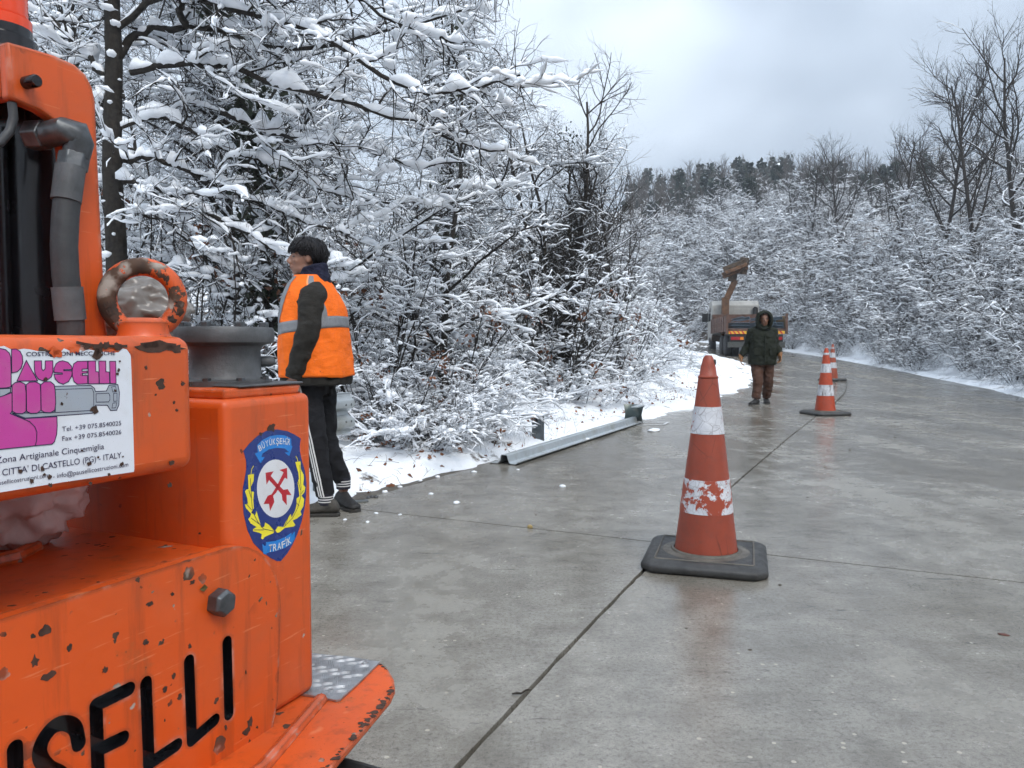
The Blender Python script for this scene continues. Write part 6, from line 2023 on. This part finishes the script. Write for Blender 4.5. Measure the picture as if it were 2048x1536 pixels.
# the big tree beside the machine: its limbs follow the photograph, at the trunk's own distance
BIGY = 6.9
big0 = at(232, 640, BIGY)
BIG = Vector((big0.x, big0.y, land1(big0.x, big0.y)))
def big_trunk(rng):
    pp = [(238, 900), (236, 640), (232, 480), (224, 340), (226, 200), (228, 110), (224, 20), (228, -120), (240, -330), (236, -520)]
    P = np.array([tuple(at(x, y, BIGY) - BIG) for x, y in pp]); P[0,2] = -0.2
    P = catmull(P, 2)
    R = np.linspace(0.105, 0.05, len(P))
    return P[None], R[None]
def big_limbs(rng):
    L = [
     ([(228,125),(262,75),(300,62),(372,52),(440,62),(520,88),(620,100),(740,70),(860,40),(960,15)], 0.040, 0.5),
     ([(372,52),(362,20),(372,-8),(420,-40),(520,-90),(640,-150)], 0.036, -0.6),
     ([(262,145),(330,128),(420,130),(500,148),(580,175),(700,205),(820,240),(930,290),(1010,300)], 0.034, -0.3),
     ([(440,225),(500,250),(560,272),(640,282),(720,295),(830,330),(930,325)], 0.026, 0.7),
     ([(232,330),(285,310),(350,335),(420,365),(500,395),(600,440),(700,470)], 0.030, 0.3),
     ([(228,360),(300,375),(370,400),(450,445),(520,480),(600,535),(650,575)], 0.026, 0.1),
     ([(210,150),(170,110),(120,55),(60,-5),(0,-60)], 0.028, 0.6),
     ([(228,60),(330,-10),(470,20),(620,60),(760,150),(860,190),(960,170),(1040,150)], 0.032, -0.7),
     ([(232,-40),(360,-90),(520,-60),(680,-20),(820,60),(930,85)], 0.030, 0.2),
     ([(226,10),(260,-120),(300,-260),(380,-380)], 0.03, 0.5),
     ([(228,260),(330,235),(450,300),(560,330),(640,380),(760,400),(860,410),(960,385)], 0.022, 0.8),
     ([(224,200),(150,210),(60,190),(-60,210)], 0.02, 0.3),
     ([(235,-120),(400,-220),(560,-240),(740,-180),(900,-90),(980,-60)], 0.032, -0.7),
     ([(230,420),(320,440),(420,520),(500,560),(560,640)], 0.018, 0.5),
    ]
    P, R = [], []
    for pp, r, dy in L:
        n = len(pp)
        q = [at(x, y, BIGY + dy*(i/(n-1))) - BIG for i, (x, y) in enumerate(pp)]
        c = catmull([tuple(v) for v in q], 5)
        f = np.linspace(0, len(c)-1, 22); k = np.minimum(f.astype(int), len(c)-2); w = (f-k)[:,None]
        c = c[k]*(1-w) + c[k+1]*w
        c[1:-1] += rng.normal(size=(20,3))*0.012
        P.append(c); R.append(r*np.linspace(1, 0.3, 22))
    return np.array(P), np.array(R)
make_tree('big', 131, big_trunk,
    [dict(), 
     dict(n=19, t0=0.08, ang=(30, 75), flat=0.5, L=0.95, r=0.011, k=8, w=0.22, trop=0.0, curl=-0.004),
     dict(n=8, t0=0.08, ang=(30, 75), flat=0.8, L=0.42, r=0.0055, k=5, w=0.2, trop=0.0),
     dict(n=3, t0=0.2, ang=(25, 70), flat=0.9, L=0.20, r=0.0036, k=4, w=0.2, trop=0.02)],
    [(0.03, 0.5, 1), (0.068, 1.0, 2.8), (0.038, 0.95, 2.3), (0.021, 0.68, 2.0), (0.010, 0.14, 1.3)],
    limbs=big_limbs, trunk_snow=34, clumps=260, clump_size=0.045, ivy=0)

# ivy climbing one of the thicket trees
def ivied():
    rng = np.random.default_rng(171)
    tp = TRUNKS['laden0'][0][0]
    n = 3200
    ki = rng.random(n)**0.8*(len(tp) - 3); i0 = ki.astype(int); w_ = (ki - i0)[:,None]
    c = tp[i0]*(1-w_) + tp[i0+1]*w_
    clump = np.sin(c[:,2]*5.1) + np.sin(c[:,2]*2.3 + 1) > -0.6
    c = c[clump]
    c = c + rng.normal(size=c.shape)*np.array([0.15, 0.15, 0.08])
    PROTO['ivied'] = dict(PROTO['laden0'])
    PROTO['ivied']['ivy'] = (np_mesh('ivy', [leaf_arrays(rng, c, 0.085)], False), M_ivy)
ivied()
# snowy pine for the far hill
def make_pine(key, seed):
    rng = np.random.default_rng(seed)
    H = 8.0
    P = np.zeros((1, 10, 3)); P[0,:,2] = np.linspace(-0.3, H, 10); R = np.linspace(0.16, 0.02, 10)[None]
    trunk = tube_arrays(P, R, 6)
    n = 85
    z = 1.6 + (H - 1.8)*np.sort(rng.random(n))
    a = rng.random(n)*2*np.pi
    L = (1 - (z/H)**1.5)*2.1*(0.6 + 0.6*rng.random(n)) + 0.25
    d = np.stack([np.cos(a), np.sin(a), 0.15 + 0*a], 1)
    p = np.stack([0*a, 0*a, z], 1)
    br = grow(rng, p, d, L, np.full(n, 0.02), 6, 0.06, -0.04)
    q, dd, LL, r = spawn(rng, br[0], br[1], 7, 0.25, (40, 70), 0.3, 0.5, 0.01)
    tw = grow(rng, q, dd, LL, r, 4, 0.1, -0.02)
    B = len(tw[0])
    pos = np.repeat(tw[0].reshape(-1,3), 4, 0); pos = pos + rng.normal(size=pos.shape)*0.05
    nd = leaf_arrays(rng, pos, 0.22)
    sn = [snow_arrays(rng, tw[0], tw[1], 0.06, 0.45, 5, 1), snow_arrays(rng, br[0], br[1], 0.07, 0.6, 5, 1)]
    PROTO[key] = {'trunk': (np_mesh('trunk', [trunk]), M_bark2), 'crown': (np_mesh('crown', [tube_arrays(br[0], br[1], 3), tube_arrays(tw[0], tw[1], 3)]), M_bark2),
                  'needles': (np_mesh('needles', [nd], False), M_needle), 'snow': (np_mesh('snow', sn), M_tsnow)}
make_pine('pine0', 151); make_pine('pine1', 152)

for k_, res in PROTO.items():
    for pn, (me, mt) in res.items():
        if not len(me.materials): me.materials.append(mt)

def plant(key, name, x, y, label, cat, group, scale=1.0, rot=0.0, tilt=(0, 0), z=None, sz=1.0):
    r = thing(name, label, cat, (x, y, land1(x, y) if z is None else z), rot, group)
    r.rotation_euler = (tilt[0], tilt[1], rot)
    r.scale = (scale, scale, scale*sz)
    for pn, (me, mt) in PROTO[key].items():
        o = bpy.data.objects.new(pn, me); C.objects.link(o); o.parent = r
        if pn in ('snow', 'vine_snow', 'ivy', 'dead_leaves', 'vines', 'needles'): o['kind'] = 'stuff'
    return r

rnd = random.Random(5)
plant('big', 'snowy_tree', BIG.x, BIG.y, 'tall thick trunked tree with snow laden limbs reaching right, beside the orange machine', 'tree', None, z=BIG.z)
LT = dict(label='slender snow laden tree in the thicket left of the road', cat='tree', group='snowy trees of the left thicket')
LS = dict(label='snow covered upright shrub in the thicket left of the road', cat='shrub', group='snowy shrubs of the left thicket')
LA = dict(label='shrub with arching stems bent by heavy snow at the left road edge', cat='shrub', group='arching shrubs at the left road edge')
def left(y, e):
    s = S_AT_Y(y)
    x, yy, z = road_pt(s, -(LEFT_W + e))
    return x, yy
PQ = gnd(1076, 882)
def hides_post(x, y, sc):
    d = PQ.xy.normalized(); along = x*d.x + y*d.y; off = abs(x*d.y - y*d.x)
    return along < PQ.xy.length + 0.5 and off < 1.25*sc + 0.1
# rows: (distance along, distance from the road edge)
for i, (y, e, sc) in enumerate([(8.2,1.9,.72),(10.0,3.4,.85),(12.2,2.4,.80),(9.0,5.6,1.0),(12.6,5.2,.95),(15.4,3.4,.75),(15.6,6.0,.9),(19.5,4.4,.72),(22.5,5.2,.62),
        (11.5,8.4,1.05),(15.5,9.4,1.05),(8.0,9.5,1.1),(20,8.0,.85),(25,6.4,.75),(6.0,7.0,1.0),(29,5.6,.62),(33,5,.65),(19,13,1.1),(12,13,1.2),(27,11,.9),(6.8,4.0,.8),(37,5.5,.7),(42,6,.7)]):
    x, yy = left(y, e)
    plant('laden%d' % (i % 2), 'snowy_tree', x, yy, scale=sc*rnd.uniform(.93, 1.07), rot=rnd.uniform(0, 6.28), **LT)
for i, (y, e, sc) in enumerate([(6.2,1.1,.5),(6.6,1.0,.42),(6.2,1.5,.85),(7.3,2.4,1.0),(8.6,2.0,.72),(9.4,2.6,1.05),(10.6,1.5,.85),(11.6,3.2,1.1),(13.2,1.6,.85),(14.2,3.0,1.0),(7.0,3.6,1.15),(8.6,4.2,1.2),
        (5.6,3.0,1.0),(16.4,2.4,.9),(17.4,3.6,1.0),(18.6,3.2,.8),(20.6,3.6,.85),(22.4,3.8,.85),(24.5,4.0,.8),(26.5,4.0,.9),(29,3.8,.85),(31,3.6,.9),(34,3.2,.9),(10.5,5.0,1.2),(13.5,6.8,1.3),(17.5,7,1.3),(5.0,5.0,1.2),
        (37,2.4,.9),(40,2.2,1.0),(43,3,1.0),(7.6,7.2,1.3),(10.4,9.8,1.4),(15,11.5,1.4)]):
    x, yy = left(y, e)
    if hides_post(x, yy, sc): x -= 0.9*sc; yy += 1.0*sc + 0.3
    if hides_post(x, yy, sc): continue
    plant('shrub%d' % (i % 2), 'snowy_shrub', x, yy, scale=sc*rnd.uniform(.9, 1.1), rot=rnd.uniform(0, 6.28), **LS)
for i, (y, e, sc) in enumerate([(6.4,.75,.50),(6.8,1.1,.45),(6.9,1.3,.62),(8.2,2.2,.55),(9.9,1.7,.62),(11.2,1.1,.60),(10.9,1.2,.45),(12.4,1.5,.8),(14.6,2.0,.8),(15.9,2.0,.55),(17.6,2.5,.7),(6.7,.55,.40),(6.3,.8,.45),(6.6,.5,.34),(6.1,.75,.40),(6.4,1.2,.6),(6.1,1.1,.6),(7.6,.6,.40),(19.6,3.0,.7),(22.8,3.3,.7),(25.5,3.5,.7),(28,3.6,.8),(9.2,3.2,1.1),(13.0,4.0,1.2),(5.8,2.3,.75)]):
    x, yy = left(y, e)
    for _ in range(8):
        if hides_post(x, yy, sc*1.55): x -= 0.16; yy += 0.10
    if hides_post(x, yy, sc*1.2): continue
    plant('arching%d' % (i % 2), 'arching_shrub', x, yy, scale=sc*rnd.uniform(.9, 1.1), rot=rnd.uniform(0, 6.28), **LA)
v = at(545, 689, 8.6)
plant('ivied', 'ivied_tree', v.x, v.y, 'snowy tree with dark green ivy climbing its trunk, behind the worker head', 'tree', None, scale=0.9, rot=1.0)
v = at(1120, 689, 14.6)
plant('vine', 'vine_hung_tree', v.x, v.y, 'dark tree hung with tangled vines and bare upright top beside the bend', 'tree', None, scale=1.0, rot=0.4)
v = at(1242, 689, 16.0)
plant('bare0', 'bare_tree', v.x, v.y, 'slim bare tree standing just right behind the vine hung tree', 'tree', None, scale=0.55, rot=2.0)

# right bank
RB = dict(label='dense thin twigged shrub dusted with snow on the right bank', cat='shrub', group='shrubs on the right bank')
k = 0
for row, (e, dy, sc0) in enumerate([(0.75, 1.5, .36), (1.5, 1.7, .58), (3.0, 2.2, .80), (5.4, 2.8, .95), (8.6, 3.4, 1.05), (12.5, 4.2, 1.15)]):
    y = 9.0 if row < 2 else 12
    while y < 60:
        s = S_AT_Y(min(y, 57)) + (y - min(y, 57))
        x, yy, z = road_pt(s, float(right_w(s)) + e + rnd.uniform(-.5, .5))
        y += dy*rnd.uniform(.75, 1.25)*(1 + 0.012*max(0, y - 25))
        if not (yy > 5 and x/max(yy, 1) < 0.95): continue
        plant('bank%d' % (k % 2), 'bank_shrub', x, yy, scale=sc0*rnd.uniform(.85, 1.15), rot=rnd.choice((0, 0, 3.14))*0 + rnd.uniform(-.7, .7) + 0.3, **RB)
        k += 1
# trees above the bank that show against the sky
RTREES = [(1965, 62, 30, 0, 'tall bare tree forked against the sky on the right bank'),
          (2062, 15, 26, 1, 'tall bare tree cut by the right edge of the photo'),
          (1890, 130, 33, 1, 'bare tree with spreading twigs left of the tall forked tree'),
          (1800, 230, 38, 0, 'lower bare tree on the right bank skyline above the cones'),
          (1690, 265, 46, 1, 'thin bare tree where the bank meets the far hill'),
          (1625, 300, 54, 0, 'slim bare tree leftmost on the right bank skyline')]
for px, py, Y, v, lab in RTREES:
    p = at(px, py, Y)
    g = land1(p.x, p.y)
    sc = max(0.5, (p.z - g)/ (9.3 if v == 0 else 9.0))
    plant('bare%d' % v, 'bare_tree', p.x, p.y, lab, 'tree', 'bare trees on the right bank', scale=sc, rot=rnd.uniform(0, 6))
k = 0
UB = dict(label='bare leafless tree in the dark wood above the right bank', cat='tree', group='bare trees above the right bank')
for i in range(30):
    y = 16 + i*1.9
    s = S_AT_Y(min(y, 56))
    x, yy, z = road_pt(s, float(right_w(s)) + rnd.uniform(10, 24))
    if x/max(yy, 1) > 0.85: continue
    plant('bare%d' % (i % 2), 'bare_tree', x, yy, scale=rnd.uniform(.55, .8), rot=rnd.uniform(0, 6.28), **UB)
# slope below the far hill: shrubs and pines in view between the bank and the bend
FB = dict(label='frosted shrub on the slope beyond the truck', cat='shrub', group='shrubs beyond the truck')
for i in range(34):
    px = rnd.uniform(1260, 1680); Y = rnd.uniform(52, 84)
    x = (px - CX)/F*Y
    plant('bank%d' % (i % 2), 'frosted_shrub', x, Y, scale=rnd.uniform(1.0, 1.5), rot=rnd.uniform(0, 6.28), **FB)
for px, py, Y, lab in [(1500, 375, 78, 'snowy pine with drooping branches left of centre on the slope'), (1612, 395, 72, 'dark snowy pine on the slope above the truck crane'),
                       (1450, 400, 90, 'small snowy pine lower left on the far slope')]:
    p = at(px, py - 20, Y); g = land1(p.x, Y)
    plant('pine%d' % (px % 2), 'pine_tree', p.x, Y, lab, 'tree', 'pines on the slope', scale=max(.7, (p.z - g)/8.0), rot=px)
# far wood on the hill: reads as one mass
def far_wood():
    rng = np.random.default_rng(7)
    W, S, N = [], [], []
    n = 560
    for i in range(n):
        Y = rng.uniform(84, 165); px = rng.uniform(1250, 1900)
        x = (px - CX)/F*Y
        g = land1(x, Y)
        h = rng.uniform(3.0, 6.0)
        P = np.zeros((1, 3, 3)); P[0] = [(x, Y, g-.3), (x, Y, g+h*.5), (x + rng.normal()*.3, Y, g+h)]
        W.append(tube_arrays(P, np.array([[.10, .06, .02]]), 4))
        P5 = np.linspace(P[0,0], P[0,2], 6)[None]
        if rng.random() < 0.13:
            nb = 26
            z = rng.random(nb); a = rng.random(nb)*6.28
            p = P[0,0] + np.outer(0.2 + 0.8*z, P[0,2]-P[0,0])
            L = (1.05 - z)*h*0.30 + .2
            d = np.stack([np.cos(a), np.sin(a), 0*a + .1], 1)
            br = grow(rng, p, d, L, np.full(nb, .03), 4, .08, -.06)
            pos = np.repeat(br[0].reshape(-1,3), 3, 0); pos = pos + rng.normal(size=pos.shape)*.12
            N.append(leaf_arrays(rng, pos, .6))
            S.append(snow_arrays(rng, br[0], br[1], .16, .75, 4, 1))
        else:
            p, d, L, r = spawn(rng, P5, np.full((1,6), .05), 17, .25, (20, 50), .9, h*.38, .03)
            br = grow(rng, p, d, L, r, 4, .1, .06)
            W.append(tube_arrays(br[0], br[1], 3))
            p, d, L, r = spawn(rng, br[0], br[1], 4, .2, (20, 55), .9, h*.16, .022)
            b2 = grow(rng, p, d, L, r, 3, .1, .05)
            W.append(tube_arrays(b2[0], b2[1], 3))
            S.append(snow_arrays(rng, br[0], br[1], .07, .5, 4, 1))
    o = link('distant_wood', np_mesh('distant_wood', W), bark_mat('far_bark', (0.05, 0.043, 0.038), (0.12, 0.105, 0.092)))
    tag(o, 'far bare wood covering the hill under the grey sky', 'wood', kind='stuff')
    a = link('needles', np_mesh('needles', N, False), M_needle, o); a['kind'] = 'stuff'
    a = link('snow', np_mesh('snow', S), M_tsnow, o); a['kind'] = 'stuff'
far_wood()
# dead grass, fallen twigs and leaves poking through the snow of the left verge
def litter():
    rng = np.random.default_rng(77)
    n = 900
    P, D, Lf = [], [], []
    for i in range(n):
        y = rng.uniform(4.6, 16)**1.0; e = 0.15 + abs(rng.normal())*0.55
        s = S_AT_Y(y)
        x, yy, z = road_pt(s, -(LEFT_W + e))
        h = h_snowL(x, yy, e, s)
        (P if i % 3 else Lf).append((x, yy, z + max(h, -0.02)))
    P = np.array(P); Lf = np.array(Lf)
    d = rng.normal(size=P.shape); d[:,2] = np.abs(d[:,2])*0.9 + 0.2
    g = grow(rng, P - np.array([0,0,.02]), d, 0.06 + 0.22*rng.random(len(P))**2, np.full(len(P), 0.0022), 5, 0.25, -0.08)
    o = link('dead_stems', np_mesh('dead_stems', [tube_arrays(g[0], g[1], 3)]), bark_mat('dead_stem', (0.05, 0.032, 0.02), (0.14, 0.095, 0.06)))
    tag(o, 'dead stems and fallen leaves poking through the snow of the left verge', 'dead grass', kind='stuff')
    q = link('leaves', np_mesh('leaves', [leaf_arrays(rng, Lf + np.array([0,0,.012]), 0.045)], False), M_dead, o); q['kind'] = 'stuff'
litter()
TRIS = int(sum(len(me.loops) - 2*len(me.polygons) for me in bpy.data.meshes if me.users))

# ------------------------------------------------------------------ winter air over the whole place
hz = NT('haze_air')
hz.n.remove(hz.b)
hv = hz.n.new('ShaderNodeVolumePrincipled')
hv.inputs['Color'].default_value = (0.80, 0.87, 0.95, 1)
hv.inputs['Density'].default_value = 0.0012
hv.inputs['Anisotropy'].default_value = 0.2
hz.l.new(hv.outputs[0], hz.n['Material Output'].inputs['Volume'])
zs_all = tv[:,2]
haze = MB().box((-640, -90, float(zs_all.min()) - 1.2), (760, 960, float(zs_all.max()) + 14.0)).build('haze', hz.m)
tag(haze, 'thin cold haze between the camera and the far hill', 'haze', kind='stuff')
